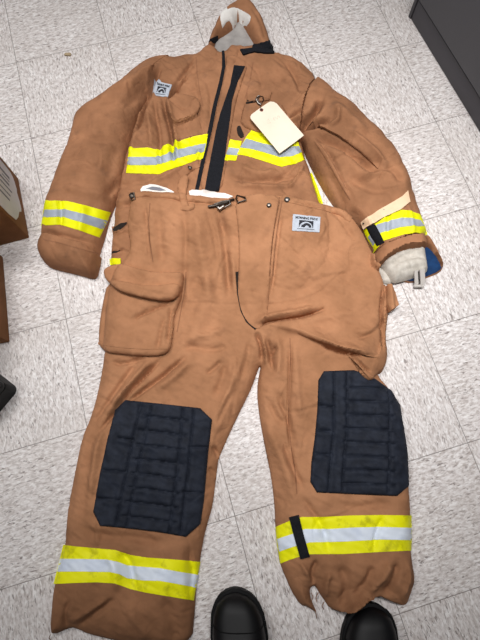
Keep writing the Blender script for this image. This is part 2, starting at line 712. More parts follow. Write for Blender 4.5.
def join_shapes(lst):
    V, F, k = [], [], 0
    for v, f in lst:
        V.append(np.asarray(v)[:, :2]); F += [[i + k for i in x] for x in f]
        k += len(v)
    return np.concatenate(V), F


def rect_shape(x0, y0, x1, y1):
    return np.array([(x0, y0), (x1, y0), (x1, y1), (x0, y1)]), [[0, 1, 2, 3]]


def dome(P, poly, t, r, flags=None, base=0.0, p=2.0):
    d = seg_dist(P, poly, True, flags)
    u = np.clip(d / r, 0, 1)
    return t * (1 - (1 - u) ** p) ** 0.5


# ================================================================== SETTING
fl_v = [(-2.2, -1.6, 0), (2.4, -1.6, 0), (2.4, 3.0, 0), (-2.2, 3.0, 0), (-2.2, -1.6, -0.05), (2.4, -1.6, -0.05), (2.4, 3.0, -0.05), (-2.2, 3.0, -0.05)]
floor = link_mesh('floor', fl_v, [(0, 1, 2, 3), (7, 6, 5, 4), (0, 4, 5, 1), (1, 5, 6, 2), (2, 6, 7, 3), (3, 7, 4, 0)], M['floor'], None, 0)
tag(floor, 'speckled light grey vinyl tile floor under the fire suit', 'floor', None, 'structure')

wv_ = [(x, y, z) for z in (-0.05, 2.6) for x, y in ((-2.2, 2.9), (2.4, 2.9), (2.4, 3.0), (-2.2, 3.0))]
wall = link_mesh('wall_back', wv_, [(0, 1, 5, 4), (1, 2, 6, 5), (2, 3, 7, 6), (3, 0, 4, 7), (4, 5, 6, 7), (3, 2, 1, 0)], plain('off_white_wall_paint', (214, 210, 204), 0.8), None, 0)
tag(wall, 'plain off-white painted wall beyond the cabinet', 'wall', None, 'structure')

# ================================================================== CABINET
a = W([(408, 16.5)])[0]
b_ = W([(480, 135)])[0]
du = (b_ - a) / np.linalg.norm(b_ - a)
dn = np.array([-du[1], du[0]])
if dn @ np.array([1.0, 0.3]) < 0:
    dn = -dn
cab = thing('filing_cabinet', (a[0] + du[0] * .45 + dn[0] * .25, a[1] + du[1] * .45 + dn[1] * .25, 0))
tag(cab, 'charcoal grey steel cabinet standing on the floor beyond the right sleeve', 'cabinet')


def cab_rect(s0, s1, d0, d1):
    return [a + du * s + dn * d for s, d in ((s0, d0), (s1, d0), (s1, d1), (s0, d1))]


prism('body', cab_rect(0.0, 0.92, 0.012, 0.5), 0.0, 0.62, M['cab_base'], cab, bevel=0.002)
prism('base_rail', cab_rect(0.016, 0.904, 0.003, 0.013), 0.002, 0.070, M['cab_base'], cab, bevel=0.0015)
prism('corner_post', cab_rect(0.0, 0.013, 0.0, 0.0125), 0.0, 0.62, M['cab_base'], cab, bevel=0.002)
prism('corner_post', cab_rect(0.907, 0.92, 0.0, 0.0125), 0.0, 0.62, M['cab_base'], cab, bevel=0.002)
for z0, z1 in ((0.078, 0.342), (0.348, 0.612)):
    dr = prism('drawer', cab_rect(0.017, 0.903, -0.004, 0.013), z0, z1, M['cab'], cab, bevel=0.003)
    zz = z1 - 0.05
    hp = [a + du * s + dn * d for s, d in ((0.36, -0.004), (0.36, -0.03), (0.54, -0.03), (0.54, -0.004))]
    tube('handle', [(p[0], p[1], zz) for p in hp], 0.005, M['dark_steel'], dr)

# ================================================================== BOXES AT THE LEFT
def carton(loc_poly, h, label):
    c = np.mean(loc_poly, 0)
    t = thing('cardboard_box', (c[0], c[1], 0))
    tag(t, label, 'box')
    prism('body', loc_poly, 0.0, h, M['card'], t, bevel=0.003)
    p = np.asarray(loc_poly)
    # closed top flaps with the centre slit
    m01, m32 = (p[0] + p[1]) / 2, (p[3] + p[2]) / 2
    s = (m32 - m01) * 0.0 + (p[1] - p[0]) * 0.004
    prism('flap', [p[0], m01 - s, m32 - s, p[3]], h, h + 0.004, M['card'], t, bevel=0.001)
    prism('flap', [m01 + s, p[1], p[2], m32 + s], h, h + 0.004, M['card'], t, bevel=0.001)
    return t


P0, P1 = W([(29.5, 238)])[0], W([(18.3, 178)])[0]
e1 = P1 - P0
e2 = W([(0, 247)])[0] - P0
e2 = e2 - e1 * (e2 @ e1) / (e1 @ e1)
e2 = e2 / np.linalg.norm(e2)
box1 = carton([P0, P0 + e2 * 0.30, P0 + e2 * 0.30 + e1, P1], 0.26, 'brown cardboard box with a torn white label, beside the left jacket cuff')
n1 = -e2
el = np.linalg.norm(e1)
e1u = e1 / el
# torn shipping label on the side that faces the jacket, u along the side, w up
lab_uv = [(0.30, 0.045), (0.34, 0.030), (0.40, 0.026), (0.52, 0.029), (0.63, 0.037), (0.70, 0.034), (0.80, 0.040), (0.86, 0.046), (0.90, 0.06), (0.91, 0.10),
          (0.91, 0.22), (0.06, 0.22), (0.05, 0.12), (0.08, 0.078), (0.17, 0.060)]
lv = []
for dd in (0.0004, 0.0016):
    for u, w in lab_uv:
        q = P0 + e1 * u + n1 * dd
        lv.append((q[0], q[1], w))
nl = len(lab_uv)
lf = [tuple(range(nl, 2 * nl)), tuple(reversed(range(nl)))] + [(i, (i + 1) % nl, nl + (i + 1) % nl, nl + i) for i in range(nl)]
lab = link_mesh('shipping_label', lv, lf, M['paper'], box1, 0)
lab['label'] = 'torn white paper label'
pv, pf = [], []
for (u0, u1, w0, w1) in ((0.72, 0.76, 0.075, 0.13), (0.58, 0.615, 0.085, 0.15), (0.50, 0.525, 0.075, 0.14), (0.40, 0.42, 0.09, 0.15), (0.30, 0.33, 0.10, 0.16), (0.66, 0.675, 0.08, 0.12)):
    k = len(pv)
    for dd in (0.0012, 0.0021):
        for u, w in ((u0, w0), (u1, w0), (u1, w1), (u0, w1)):
            q = P0 + e1 * u + n1 * dd
            pv.append((q[0], q[1], w))
    pf += [(k + 4, k + 5, k + 6, k + 7), (k, k + 4, k + 7, k + 3), (k + 1, k + 5, k + 4, k), (k + 2, k + 6, k + 5, k + 1), (k + 3, k + 7, k + 6, k + 2), (k + 3, k + 2, k + 1, k)]
link_mesh('print', pv, pf, M['print'], lab, 0)

Q0, Q1 = W([(10, 342)])[0], W([(3.3, 257)])[0]
f1 = Q1 - Q0
f2 = np.array([-f1[1], f1[0]]); f2 = f2 / np.linalg.norm(f2)
if f2[0] > 0:
    f2 = -f2
box2 = carton([Q0, Q0 + f2 * 0.30, Q0 + f2 * 0.30 + f1, Q1], 0.17, 'plain brown cardboard box at the picture edge, nearer the knee pads than the labelled box')

# ------------------------------------------------------------------ black case
c0 = W([(19.2, 389)])[0]
g1 = W([(0, 412)])[0] - c0
g1 = g1 / np.linalg.norm(g1)
g2 = np.array([-g1[1], g1[0]])
if g2[1] < 0:
    g2 = -g2
ct = c0 + g1 * 0.13 + g2 * 0.05
case = thing('plastic_case', (ct[0], ct[1], 0))
tag(case, 'black plastic case corner with small pale rivets, below the brown boxes', 'case')


def rr(c, ex, ey, r, inset=0.0, n=5):
    out = []
    for (sx_, sy_, a0) in ((r + inset, r + inset, 180), (1, 0, 270), (1, 1, 0), (0, 1, 90)):
        pass
    lo = inset
    hx, hy = ex - inset, ey - inset
    for cxx, cyy, a0 in ((lo + r, lo + r, 180), (hx - r, lo + r, 270), (hx - r, hy - r, 0), (lo + r, hy - r, 90)):
        for k in range(n + 1):
            an = math.radians(a0 + 90 * k / n)
            u, v = cxx + r * math.cos(an), cyy + r * math.sin(an)
            out.append(c + g1 * u + g2 * v)
    return out


prism('body', rr(c0, 0.26, 0.10, 0.014), 0.0, 0.060, M['case'], case, bevel=0.003)
prism('lid', rr(c0, 0.26, 0.10, 0.012, -0.0), 0.063, 0.082, M['case'], case, bevel=0.004)
prism('gasket', rr(c0, 0.26, 0.10, 0.012, 0.006), 0.058, 0.066, M['sole'], case)
prism('lid_panel', rr(c0, 0.26, 0.10, 0.010, 0.018), 0.080, 0.0845, M['sole'], case, bevel=0.0015)
for u, v in ((0.032, 0.030), (0.055, 0.030), (0.032, 0.055), (0.055, 0.055), (0.078, 0.030), (0.032, 0.080)):
    q = c0 + g1 * u + g2 * v
    lathe('rivet', (q[0], q[1], 0.084), [(0.0022, 0), (0.0022, 0.0012), (0.0012, 0.002)], M['clear'], case, 10)

# ------------------------------------------------------------------ chip of debris
q = W([(68, 55)])[0]
rng = np.random.default_rng(5)
bm = bmesh.new()
bmesh.ops.create_icosphere(bm, subdivisions=2, radius=1)
cv = []
for v in bm.verts:
    k = 1 + 0.25 * math.sin(3 * v.co.x + 2) * math.cos(4 * v.co.y)
    cv.append((q[0] + 0.013 * v.co.x * k, q[1] + 0.007 * v.co.y * k, max(0.0002, 0.003 + 0.004 * v.co.z * k)))
cf = [[x.index for x in f.verts] for f in bm.faces]
bm.free()
tag(link_mesh('debris_chip', cv, cf, M['chip'], None, 60, (q[0], q[1], 0)), 'small tan chip of debris on a floor tile at upper left', 'debris')

# ================================================================== JACKET
J = (True,)


def outline(px, z, rounds=1):
    q, fl = smooth_poly(px, rounds)
    return W(q, z), fl


def raster_dome(poly, flags, t, r, p=2.0, m=0.0):
    out = np.full((GNY, GNX), 0.0)
    sl = bbox_idx(poly, 0.01)
    P = np.stack([GXX[sl].ravel(), GYY[sl].ravel()], 1)
    ins = inside(P, poly)
    h = np.zeros(len(P))
    h[ins] = dome(P[ins], poly, t, r, flags, p=p) + m
    out[sl] = h.reshape(out[sl].shape)
    return out


body_px = [(195, 54), (207, 43.5), (216, 46), (221, 52), (225, 50), (231, 46.5), (243, 47), (256, 46), (266, 48), (275, 53), (287, 56), (300, 62), (318, 78, 1),
           (309, 92, 1), (303, 108, 1), (300, 126), (302, 140), (306, 158), (311, 172), (316, 188), (322, 203), (325, 225), (327, 262), (300, 292), (180, 292), (114, 268),
           (109, 262), (110, 240), (113, 222), (113, 208), (117, 190), (121, 172), (126, 150), (132, 130), (138, 112), (144, 100), (148, 88, 1), (155, 72, 1), (163, 60), (175, 56), (186, 54)]
ls_px = [(172, 55), (158, 58), (142, 66), (128, 78), (112, 90), (95, 100), (82, 108), (74, 118), (71, 128), (67, 142), (60, 162), (52, 185), (46, 200), (43, 212),
         (41, 226), (40, 243, 1), (97, 256), (99, 248), (103, 236), (108, 217), (114, 202), (119, 188), (124.5, 172), (127.5, 150), (133, 130), (140, 112), (146, 98, 1), (152, 86, 1), (158, 73, 1), (166, 63, 1)]
rs_px = [(318, 78), (326, 86), (335, 94), (350, 102), (365, 115), (380, 130), (392, 145), (403, 160), (410, 175), (415, 190), (419, 207), (424, 222), (428, 236, 1),
         (405, 242, 1), (386, 250, 1), (375, 252), (368, 240), (360, 228), (345, 215), (335, 203), (323, 185), (312.5, 165), (305.5, 150), (301, 137, 1), (300, 122, 1), (303, 106, 1), (309, 91, 1)]
jb, jbf = outline(body_px, 0.022)
lsp, lsf = outline(ls_px, 0.022)
rsp, rsf = outline(rs_px, 0.024)
ZB = raster_dome(jb, jbf, 0.050, 0.040)
yA, yB = W([(220, 205)])[0, 1], W([(220, 285)])[0, 1]
ZB *= np.clip(0.22 + 0.78 * (GYY - yB) / (yA - yB), 0.22, 1)
ZL = raster_dome(lsp, lsf, 0.070, 0.055)
ZR = raster_dome(rsp, rsf, 0.072, 0.062)
# sleeves and body share one smoothed surface at the shoulder seams
U = np.maximum(np.maximum(ZB, ZL), ZR)
Ub = blur(U, 0.016) / np.maximum(blur((U > 0).astype(float), 0.016), 0.15)
for c_, rad in ((W([(156, 68)])[0], 0.15), (W([(150, 84)])[0], 0.07), (W([(312, 86)])[0], 0.13), (W([(304, 116)])[0], 0.06)):
    k = np.clip(1.5 - 1.5 * np.hypot(GXX - c_[0], GYY - c_[1]) / rad, 0, 1)
    k = k * k * (3 - 2 * k)
    rim = np.clip(U / 0.035, 0, 1)
    for Z in (ZB, ZL, ZR):
        Z[:] = np.where(Z > 0, Z * (1 - k) + np.minimum(Ub, U + 0.02) * k * (0.3 + 0.7 * rim), 0)

nz = 0.0030 * noise(11, 0.030) + 0.0013 * noise(12, 0.011)
nz_d = 0.0012 * noise(13, 0.012, 0.9, 0.35)
JS = np.maximum(np.maximum(ZB, ZL), ZR)          # smooth reference surface for placing folds

fb = np.zeros_like(ZB)
strokes(fb, JS, [
    ('g', [(154, 97), (156, 115), (160, 137), (160, 172)], 0.007, -0.007),
    ('g', [(160, 66), (152, 82), (148, 96), (141, 114), (135, 134)], 0.009, -0.022),
    ('g', [(163, 98), (166, 114), (171, 130), (174, 165)], 0.007, -0.013),
    ('g', [(168, 104), (175, 132), (178, 160)], 0.008, 0.007),
    ('g', [(147, 108), (150, 128), (152, 150)], 0.009, 0.006),
    ('s', [(199, 54), (186, 66), (177, 79), (171, 92), (166, 103)], 0.016, -0.013),
    ('g', [(187, 74), (179, 82), (174, 92), (168, 102)], 0.0055, -0.014),
    ('g', [(199, 55), (188, 69), (178, 82), (172, 94)], 0.006, 0.006),
    ('s', [(206, 150), (204, 130), (201, 107), (195, 80), (196, 57)], 0.012, -0.004),
    ('g', [(206, 82), (212, 98), (209, 125)], 0.008, -0.004),
    ('g', [(138, 120), (134, 140), (130, 160)], 0.010, 0.006),
    ('g', [(120, 185), (140, 182), (165, 178)], 0.010, -0.004),
    ('g', [(150, 183), (170, 176), (182, 166)], 0.008, 0.005),
    ('g', [(186, 172), (196, 163), (200, 150)], 0.006, 0.005),
    ('g', [(262, 60), (280, 70), (296, 88), (301, 105)], 0.016, 0.006),
    ('g', [(252, 62), (262, 80), (262, 92)], 0.010, -0.004),
    ('g', [(285, 60), (296, 76), (300, 96)], 0.009, -0.006),
    ('g', [(290, 118), (299, 110), (310, 106)], 0.006, -0.010),
    ('g', [(286, 124), (297, 118), (306, 116)], 0.007, 0.006),
    ('g', [(240, 168), (262, 176), (276, 171)], 0.010, 0.005),
    ('g', [(230, 178), (255, 182), (300, 176)], 0.008, -0.006),
    ('g', [(236, 186), (260, 188), (300, 186)], 0.007, 0.005),
    ('g', [(270, 186), (288, 172), (300, 158)], 0.008, -0.005),
    ('g', [(288, 190), (298, 176), (304, 164)], 0.006, 0.005),
    ('g', [(111, 238), (120, 234), (130, 232)], 0.004, -0.003),
    ('g', [(110, 254), (118, 251), (126, 249)], 0.003, -0.004),
    ('g', [(108, 212), (118, 206), (132, 204)], 0.009, -0.005),
])
fL = np.zeros_like(ZB)
strokes(fL, JS, [
    ('g', [(118, 92), (136, 80), (158, 66)], 0.016, 0.006),
    ('g', [(122, 104), (140, 92), (150, 80)], 0.012, -0.006),
    ('g', [(98, 108), (94, 130), (86, 150)], 0.022, 0.006),
    ('g', [(82, 138), (96, 142), (118, 140)], 0.014, -0.004),
    ('g', [(70, 166), (92, 172), (114, 170)], 0.014, -0.004),
    ('g', [(112, 196), (106, 192), (118, 178)], 0.008, -0.008),
    ('g', [(62, 186), (84, 192), (108, 194)], 0.012, 0.004),
    ('g', [(60, 198), (61, 212), (60, 228)], 0.007, -0.005),
    ('g', [(84, 204), (83, 218), (80, 236)], 0.010, 0.004),
    ('g', [(118, 140), (112, 160), (104, 190)], 0.012, -0.004),
    ('g', [(44, 232), (66, 236), (96, 244)], 0.006, -0.004),
])
fR = np.zeros_like(ZB)
strokes(fR, JS, [
    ('g', [(321, 100), (316, 112), (302, 125)], 0.010, -0.026),
    ('g', [(298, 128), (312, 125), (330, 121)], 0.007, -0.024),
    ('g', [(314, 131), (338, 142), (355, 155), (378, 172)], 0.014, -0.018),
    ('g', [(336, 112), (338, 122), (328, 128)], 0.008, 0.008),
    ('g', [(330, 104), (350, 120), (366, 136)], 0.018, 0.010),
    ('g', [(345, 130), (366, 146), (392, 172)], 0.012, 0.010),
    ('g', [(314, 140), (327, 160), (350, 200)], 0.006, 0.005),
    ('g', [(318, 138), (331, 158), (354, 198)], 0.004, -0.004),
    ('g', [(330, 150), (350, 166), (372, 180)], 0.016, 0.006),
    ('g', [(346, 174), (372, 190), (392, 190)], 0.014, -0.006),
    ('g', [(372, 160), (390, 168), (404, 182)], 0.012, -0.008),
    ('g', [(330, 172), (338, 186), (346, 206)], 0.010, -0.006),
    ('g', [(360, 178), (380, 172), (398, 176)], 0.010, 0.006),
    ('g', [(390, 205), (388, 220), (390, 240)], 0.006, -0.005),
    ('g', [(408, 205), (410, 218), (414, 234)], 0.008, 0.005),
    ('g', [(352, 205), (362, 212), (370, 226)], 0.008, 0.006),
])


def finish(Z, folds, extra, edge_keep=0.012):
    out = Z.copy()
    k = np.clip(Z / 0.030, 0, 1)
    out = Z + (folds + extra) * k
    return np.where(Z > 0, np.maximum(out, 0.003), 0.0)




def creases(seed, s1, amp, width=0.16):
    """sharp little wrinkle lines where a soft noise crosses zero, broken up by another"""
    a1, b1 = noise(seed, s1), noise(seed + 1, s1 * 1.4)
    return -amp * np.exp(-(a1 / width) ** 2) * np.clip(b1 * 0.9 + 0.25, 0, 1) + amp * 0.6 * np.exp(-((a1 - 2.2 * width) / width) ** 2) * np.clip(b1 * 0.9 + 0.25, 0, 1)


cj = creases(41, 0.022, 0.0028) + creases(43, 0.012, 0.0008)
HB = finish(ZB, 1.9 * fb, nz + nz_d + cj)
HL = finish(ZL, 2.2 * fL, 1.2 * nz + cj)
HR = finish(ZR, 1.7 * fR, nz * 1.2 + cj)

org = W([(225, 150)])[0]
jacket = thing('turnout_jacket', (org[0], org[1], 0))
tag(jacket, 'tan-brown firefighter coat with lime and silver chest band, spread out above the trousers', 'jacket')
flat = lambda P: np.full(len(P), 0.0012)
# the sleeves lie over the edge of the body; keep the body below them there
HBm = np.where((ZL > 0), np.minimum(HB, np.maximum(HL - 0.0012, 0.004)), HB)
HBm = np.where((ZR > 0), np.minimum(HBm, np.maximum(HR - 0.0012, 0.004)), HBm)
shell('body', jb, lambda P: samp(HBm, P), flat, M['jacket'], jacket, 0.0033, flags=jbf)
ls = shell('sleeve', lsp, lambda P: samp(HL, P), flat, M['jacket'], jacket, 0.0033, flags=lsf)
rs = shell('sleeve', rsp, lambda P: samp(HR, P), flat, M['jacket'], jacket, 0.0033, flags=rsf)
JH = np.maximum(np.maximum(HBm, HL), HR)

# ---- left cuff, turned up
lc_px = [(41, 238), (39, 243), (37, 250), (40, 258), (47, 264.5), (60, 268), (78, 272), (90, 276), (94.5, 274), (97.5, 262), (99, 252, 1), (88, 249.5, 1), (75, 246, 1), (55, 240.5, 1)]
lcp, lcf = outline(lc_px, 0.03)
ZC = raster_dome(lcp, lcf, 0.074, 0.042, m=0.006)
tmp = 0.0 * ZC
strokes(tmp, JS, [('g', [(48, 250), (70, 254), (92, 264)], 0.012, 0.005), ('g', [(60, 244), (58, 254), (62, 266)], 0.008, -0.004), ('g', [(84, 252), (82, 262), (84, 272)], 0.008, -0.004)])
ZC = np.where(ZC > 0, np.maximum(ZC + (tmp + nz) * np.clip(ZC / 0.03, 0, 1), 0.003), 0)
shell('cuff', lcp, lambda P: samp(ZC, P), flat, M['jacket'], jacket, 0.0033, flags=lcf)
JH = np.maximum(JH, ZC)

# ---- right cuff: mouth of the sleeve with blue lining, cream wristlet and buckle
cb_px = [(380, 254), (400, 244), (428, 235), (436, 247), (444.5, 264), (441, 272), (426, 278), (412, 283), (400, 280.5), (386, 272)]
cbp, cbf = outline(cb_px, 0.006)
ZCB = raster_dome(cbp, cbf, 0.010, 0.02)
cuff2 = shell('cuff', cbp, lambda P: samp(ZCB, P), flat, M['jacket'], jacket, 0.0045)
RC = np.maximum(ZCB, 0)
patch('cuff_lining', [(392, 262), (408, 250), (424, 245), (434, 251), (442.5, 264.5), (440, 270.5), (426, 276.5), (412, 281.5), (402, 279)], RC, 0.004, M['blue'], cuff2, rnd=1)
rim_px = [(424, 234), (429, 235), (436.5, 247), (445, 264), (442.5, 268), (438, 258), (431, 249), (425, 245)]
rmp, rmf = outline(rim_px, 0.02)
ZRM = raster_dome(rmp, rmf, 0.034, 0.012)
shell('cuff_edge', rmp, lambda P: samp(ZRM, P), flat, M['jacket'], cuff2, 0.004)
w_px = [(382, 256), (404, 245), (426, 243), (428, 256), (430, 269), (424, 274), (414, 277), (404, 280), (394, 282.5), (388, 274), (382, 266)]
wp, wf = outline(w_px, 0.025)
ZW = raster_dome(wp, wf, 0.046, 0.035)
tmp = 0.0 * ZC
strokes(tmp, np.maximum(ZW, 0.03), [('s', [(391, 272), (398, 263), (410, 258), (427, 256.5)], 0.020, -0.013), ('g', [(408, 262), (409, 270), (413, 277)], 0.005, 0.004),
                  ('g', [(392, 264), (402, 255), (418, 251)], 0.006, -0.007), ('g', [(398, 272), (410, 268), (426, 265)], 0.005, -0.003)])
ZW = np.where(ZW > 0, np.maximum(ZW + tmp * np.clip(ZW / 0.02, 0, 1), 0.012), 0)
wrist = shell('wristlet', wp, lambda P: samp(ZW, P), lambda P: np.full(len(P), 0.011), M['knit'], jacket, 0.004, flags=wf)
wrist['label'] = 'cream knit wristlet tucked in the cuff'
k_px = [(374, 262), (380, 266), (388, 272), (394, 283), (386, 284), (378, 278), (374, 270)]
kp, kf = outline(k_px, 0.01)
ZK = raster_dome(kp, kf, 0.016, 0.014)
shell('wristlet_edge', kp, lambda P: samp(ZK, P), flat, M['knit'], wrist, 0.004)
cu_px = [(374, 251, 1), (384, 244, 1), (405, 237, 1), (428, 234), (431, 242, 1), (427, 245.5, 1), (405, 247.5, 1), (391, 255, 1), (384, 261, 1), (377, 267.5), (373, 258)]
cup, cuf = outline(cu_px, 0.05)
ZCU = raster_dome(cup, cuf, 0.064, 0.034, m=0.006)
ZCU = np.where(ZCU > 0, np.maximum(np.maximum(ZCU, ZW + 0.006), HR * 0 + ZCU), 0)
shell('cuff_band', cup, lambda P: samp(ZCU, P), lambda P: np.minimum(samp(ZW, P) + 0.001, 0.9 * samp(ZCU, P)), M['jacket'], cuff2, 0.0045)
bq = [W([q_], z_)[0] for q_, z_ in (((413.6, 271.5), 0.034), ((417, 270.8), 0.034), ((417.8, 285), 0.010), ((414.4, 285.5), 0.010))]
bz = (0.034, 0.034, 0.010, 0.010)


def slab(name, quad, zs_, th, mat, parent):
    v = [(q_[0], q_[1], z_ + th) for q_, z_ in zip(quad, zs_)] + [(q_[0], q_[1], z_) for q_, z_ in zip(quad, zs_)]
    return link_mesh(name, v, [(0, 1, 2, 3), (7, 6, 5, 4), (0, 4, 5, 1), (1, 5, 6, 2), (2, 6, 7, 3), (3, 7, 4, 0)], mat, parent, 0)


bk = slab('buckle', bq, bz, 0.006, M['clear'], wrist)
bk['label'] = 'small grey plastic buckle at the wristlet'
slab('buckle_arm', [W([q_], z_)[0] for q_, z_ in (((419.2, 270), 0.036), ((424, 269.5), 0.036), ((424.6, 284), 0.011), ((420, 286.5), 0.009))], bz, 0.007, M['clear'], bk)
slab('buckle_slot', [W([q_], z_)[0] for q_, z_ in (((416.8, 272), 0.030), ((419.6, 271.5), 0.030), ((420.2, 280), 0.014), ((417.4, 280.5), 0.014))], (0.029, 0.029, 0.013, 0.013), 0.004, M['dark'], bk)
p0, p1 = W([(414, 286)], 0.012)[0], W([(423.5, 286)], 0.012)[0]
tube('buckle_bar', [(p0[0], p0[1], 0.012), (p1[0], p1[1], 0.012)], 0.0042, M['clear'], bk, 8)

# ---- collar: an upright loop behind the neck
col_px = [(206, 44), (209, 34), (213, 23), (220, 13), (229, 4.5), (238, 0), (247, 0), (255, 5), (262, 15), (268, 28), (272, 41), (274, 53),
          (264, 52), (257, 46), (252, 37), (246, 27), (240.5, 18), (237, 17.5), (235, 24), (226, 31), (217, 36.5), (213.5, 44)]
cp, cf_ = outline(col_px, 0.035)
ZCO = raster_dome(cp, cf_, 0.062, 0.030)
tmp = 0.0 * ZC
strokes(tmp, np.maximum(ZCO, 0.04), [('g', [(252, 6), (262, 24), (267, 44)], 0.006, -0.006), ('g', [(246, 14), (255, 30), (262, 44)], 0.008, 0.005), ('g', [(216, 20), (212, 32), (210, 42)], 0.005, -0.005)])
ZCO = np.where(ZCO > 0, np.maximum(ZCO + (tmp + nz) * np.clip(ZCO / 0.03, 0, 1), 0.003), 0)
collar = shell('collar', cp, lambda P: samp(ZCO, P), flat, M['jacket'], jacket, 0.004)
RCO = ZCO.copy()
cl = patch('collar_lining', [(219.5, 15), (226, 10), (233, 7), (239, 8.5), (251, 15.5), (250, 21), (246, 26), (241, 19.5), (237, 18), (235, 25), (228, 29.5), (223, 31)], RCO, 0.003, M['white'], collar, rnd=1)
cl['label'] = 'white lining patch at the back of the neck'
nk_px = [(209, 44), (214, 37), (226, 30), (234, 23), (238, 17), (242, 19), (250, 31), (258, 45), (258, 52), (225, 56), (215, 52)]
nkp, nkf = outline(nk_px, 0.012)
ZN = raster_dome(nkp, nkf, 0.018, 0.02)
patch_n = shell('neck_lining', nkp, lambda P: samp(ZN, P), flat, M['greylining'], jacket, 0.005)
RCO = np.maximum(ZCO, JH)
h1 = patch('hook_tab', [(240, 49), (252, 47.5), (255, 44.5), (268, 41), (272, 43), (274.5, 52.5), (264, 52.5), (255, 51), (243, 54)], RCO, 0.006, M['black'], collar)
h1['label'] = 'black hook tape tab at the collar end'
h2 = patch('hook_tab', [(208.5, 42), (211, 38.5), (218, 35.5), (218.5, 38), (216.5, 40), (216, 44), (213, 42)], RCO, 0.005, M['black'], collar)
JT = JH.copy()

def lip(R, mat, parent, crease, back, h_, gap_h, fall):
    """a real fold of cloth lying over its neighbour, open along the crease"""
    cr = on(R, np.array(crease, float), h_)
    tp_ = lambda P: np.clip(np.minimum(np.hypot(P[:, 0] - cr[0, 0], P[:, 1] - cr[0, 1]), np.hypot(P[:, 0] - cr[-1, 0], P[:, 1] - cr[-1, 1])) / 0.045, 0.08, 1)
    f_ = lambda P: h_ * tp_(P) * np.exp(-seg_dist(P, cr, False) / fall) + 0.0006
    g_ = lambda P: np.where(seg_dist(P, cr, False) < 0.012, gap_h * tp_(P) * np.exp(-seg_dist(P, cr, False) / fall), -0.002)
    return patch('cloth_fold', list(crease) + list(back), R, f_, mat, parent, step=0.0033, gap=g_)


lip(JT, M['jacket'], rs, [(303, 129), (312, 127.5), (324, 129.5), (338, 137), (348, 144), (357, 150.5), (368, 160), (378, 168)], [(382, 158), (366, 142), (345, 126), (326, 115), (308, 114)], 0.015, 0.009, 0.026)
# ---- front: zipper tape, storm flap, hook strip
patch('zipper_tape', [(222, 51), (224.5, 52), (225.5, 66), (222, 84), (216.5, 106), (212, 130), (206, 156), (198.5, 190), (195, 189), (202, 156), (208, 130), (213, 105), (219, 82), (222, 67)], JT, 0.003, M['black'], jacket, step=0.0035)
sf = patch('storm_flap', [(225.5, 54), (235, 54), (248, 63), (243, 78), (236, 100), (231, 128), (227, 158), (221, 192), (198.5, 192), (206.5, 156), (212.5, 130), (217, 106), (222.5, 84), (226, 66)], JT, 0.006, M['jacket'], jacket, edge=0.006, rnd=1)
hs = patch('hook_strip', [(234, 65), (245, 66), (237.5, 82), (232, 100), (230.5, 115), (227, 140), (224.5, 160), (219, 191), (204.5, 191), (207.5, 174), (211, 156), (216, 130), (220, 114), (230, 85)], JT, 0.003, M['black'], sf, step=0.004)
hs['label'] = 'black hook tape strip down the front flap'

# ---- chest bands


def stripe(px, spx, R, name='reflective_stripe', lime='lime', silver='silver', parent=None, off=0.0018):
    o = patch(name, px, R, off, M[lime], parent, step=0.0035)
    patch('silver_strip', spx, R, 0.0009, M[silver], o, step=0.0035)
    return o


stripe([(129, 148), (138, 148), (147.5, 147.5), (160, 150), (163, 146), (166, 144.5), (171, 145), (174, 142.5), (185, 139), (195, 136), (208, 133.5), (206, 146), (203, 158), (190, 162.5), (176, 167.5), (168, 170), (159, 174), (142, 173.5), (126, 173)],
       [(128, 157), (142, 156.8), (155.5, 157), (164, 155), (174, 150.5), (190, 146.5), (206, 143), (204, 151.5), (188, 155), (172, 160), (165, 162.5), (156, 164.8), (142, 165), (127, 165)], JT, parent=jacket)
stripe([(230, 139.5), (242, 141), (239, 150), (236, 160.5), (224.5, 160)], [(228.5, 147), (240, 149), (238, 155.5), (226, 154)], JT, parent=jacket)
stripe([(252, 129), (266, 134), (282, 136), (297, 139), (301, 150), (304.5, 160), (294, 164), (281, 166.5), (262, 160.5), (248, 156), (237, 154), (241, 146), (246, 137)],
       [(246, 138.5), (258, 142), (272, 145.5), (285, 147), (299, 146), (302, 152), (292, 156), (280, 157), (262, 151.5), (250, 148.5), (240, 147.5)], JT, parent=jacket)
# ---- sleeve bands
stripe([(45.5, 201), (56, 200.5), (67.5, 201), (88, 206), (110.5, 212.5), (106, 224), (99.5, 237.5), (80, 230.5), (60, 224.5), (50, 225), (41, 225.5), (43, 213)],
       [(44.3, 210), (54, 209.5), (65, 209.2), (86, 214.5), (108, 221.2), (103, 229.5), (84, 223), (62.5, 216.5), (52, 217), (42.5, 217.5)], JT, parent=ls)
stripe([(363.5, 230), (378, 222), (390, 213), (400, 209.5), (410, 210.5), (420, 214.5), (424, 223), (427.5, 234), (416, 233), (405, 234), (395, 237), (384, 240.5), (375.5, 250), (368, 240)],
       [(368, 237), (377, 224.5), (390, 220.5), (402, 217.5), (412, 218), (421, 220.5), (424.5, 226.5), (412, 225.5), (400, 227), (390, 230), (381, 232.5), (373, 246)], JT, parent=rs)
st = patch('strap', [(366.5, 227.5), (375, 224), (380, 233), (384.5, 242.5), (377.5, 246), (371, 236)], JT, 0.004, M['black'], rs)
st['label'] = 'black strap over the right sleeve band'
# back band just showing at the right edge of the body
be = patch('reflective_stripe', [(311.5, 172), (314, 178), (318, 188), (323, 203), (319.5, 203.5), (315, 190), (310, 174)], JT, 0.0025, M['lime'], jacket, step=0.004)
patch('reflective_stripe', [(109.5, 259), (113, 258), (120.5, 258.5), (120.5, 264.5), (110, 264.5)], JT, 0.004, M['lime'], jacket, step=0.004)

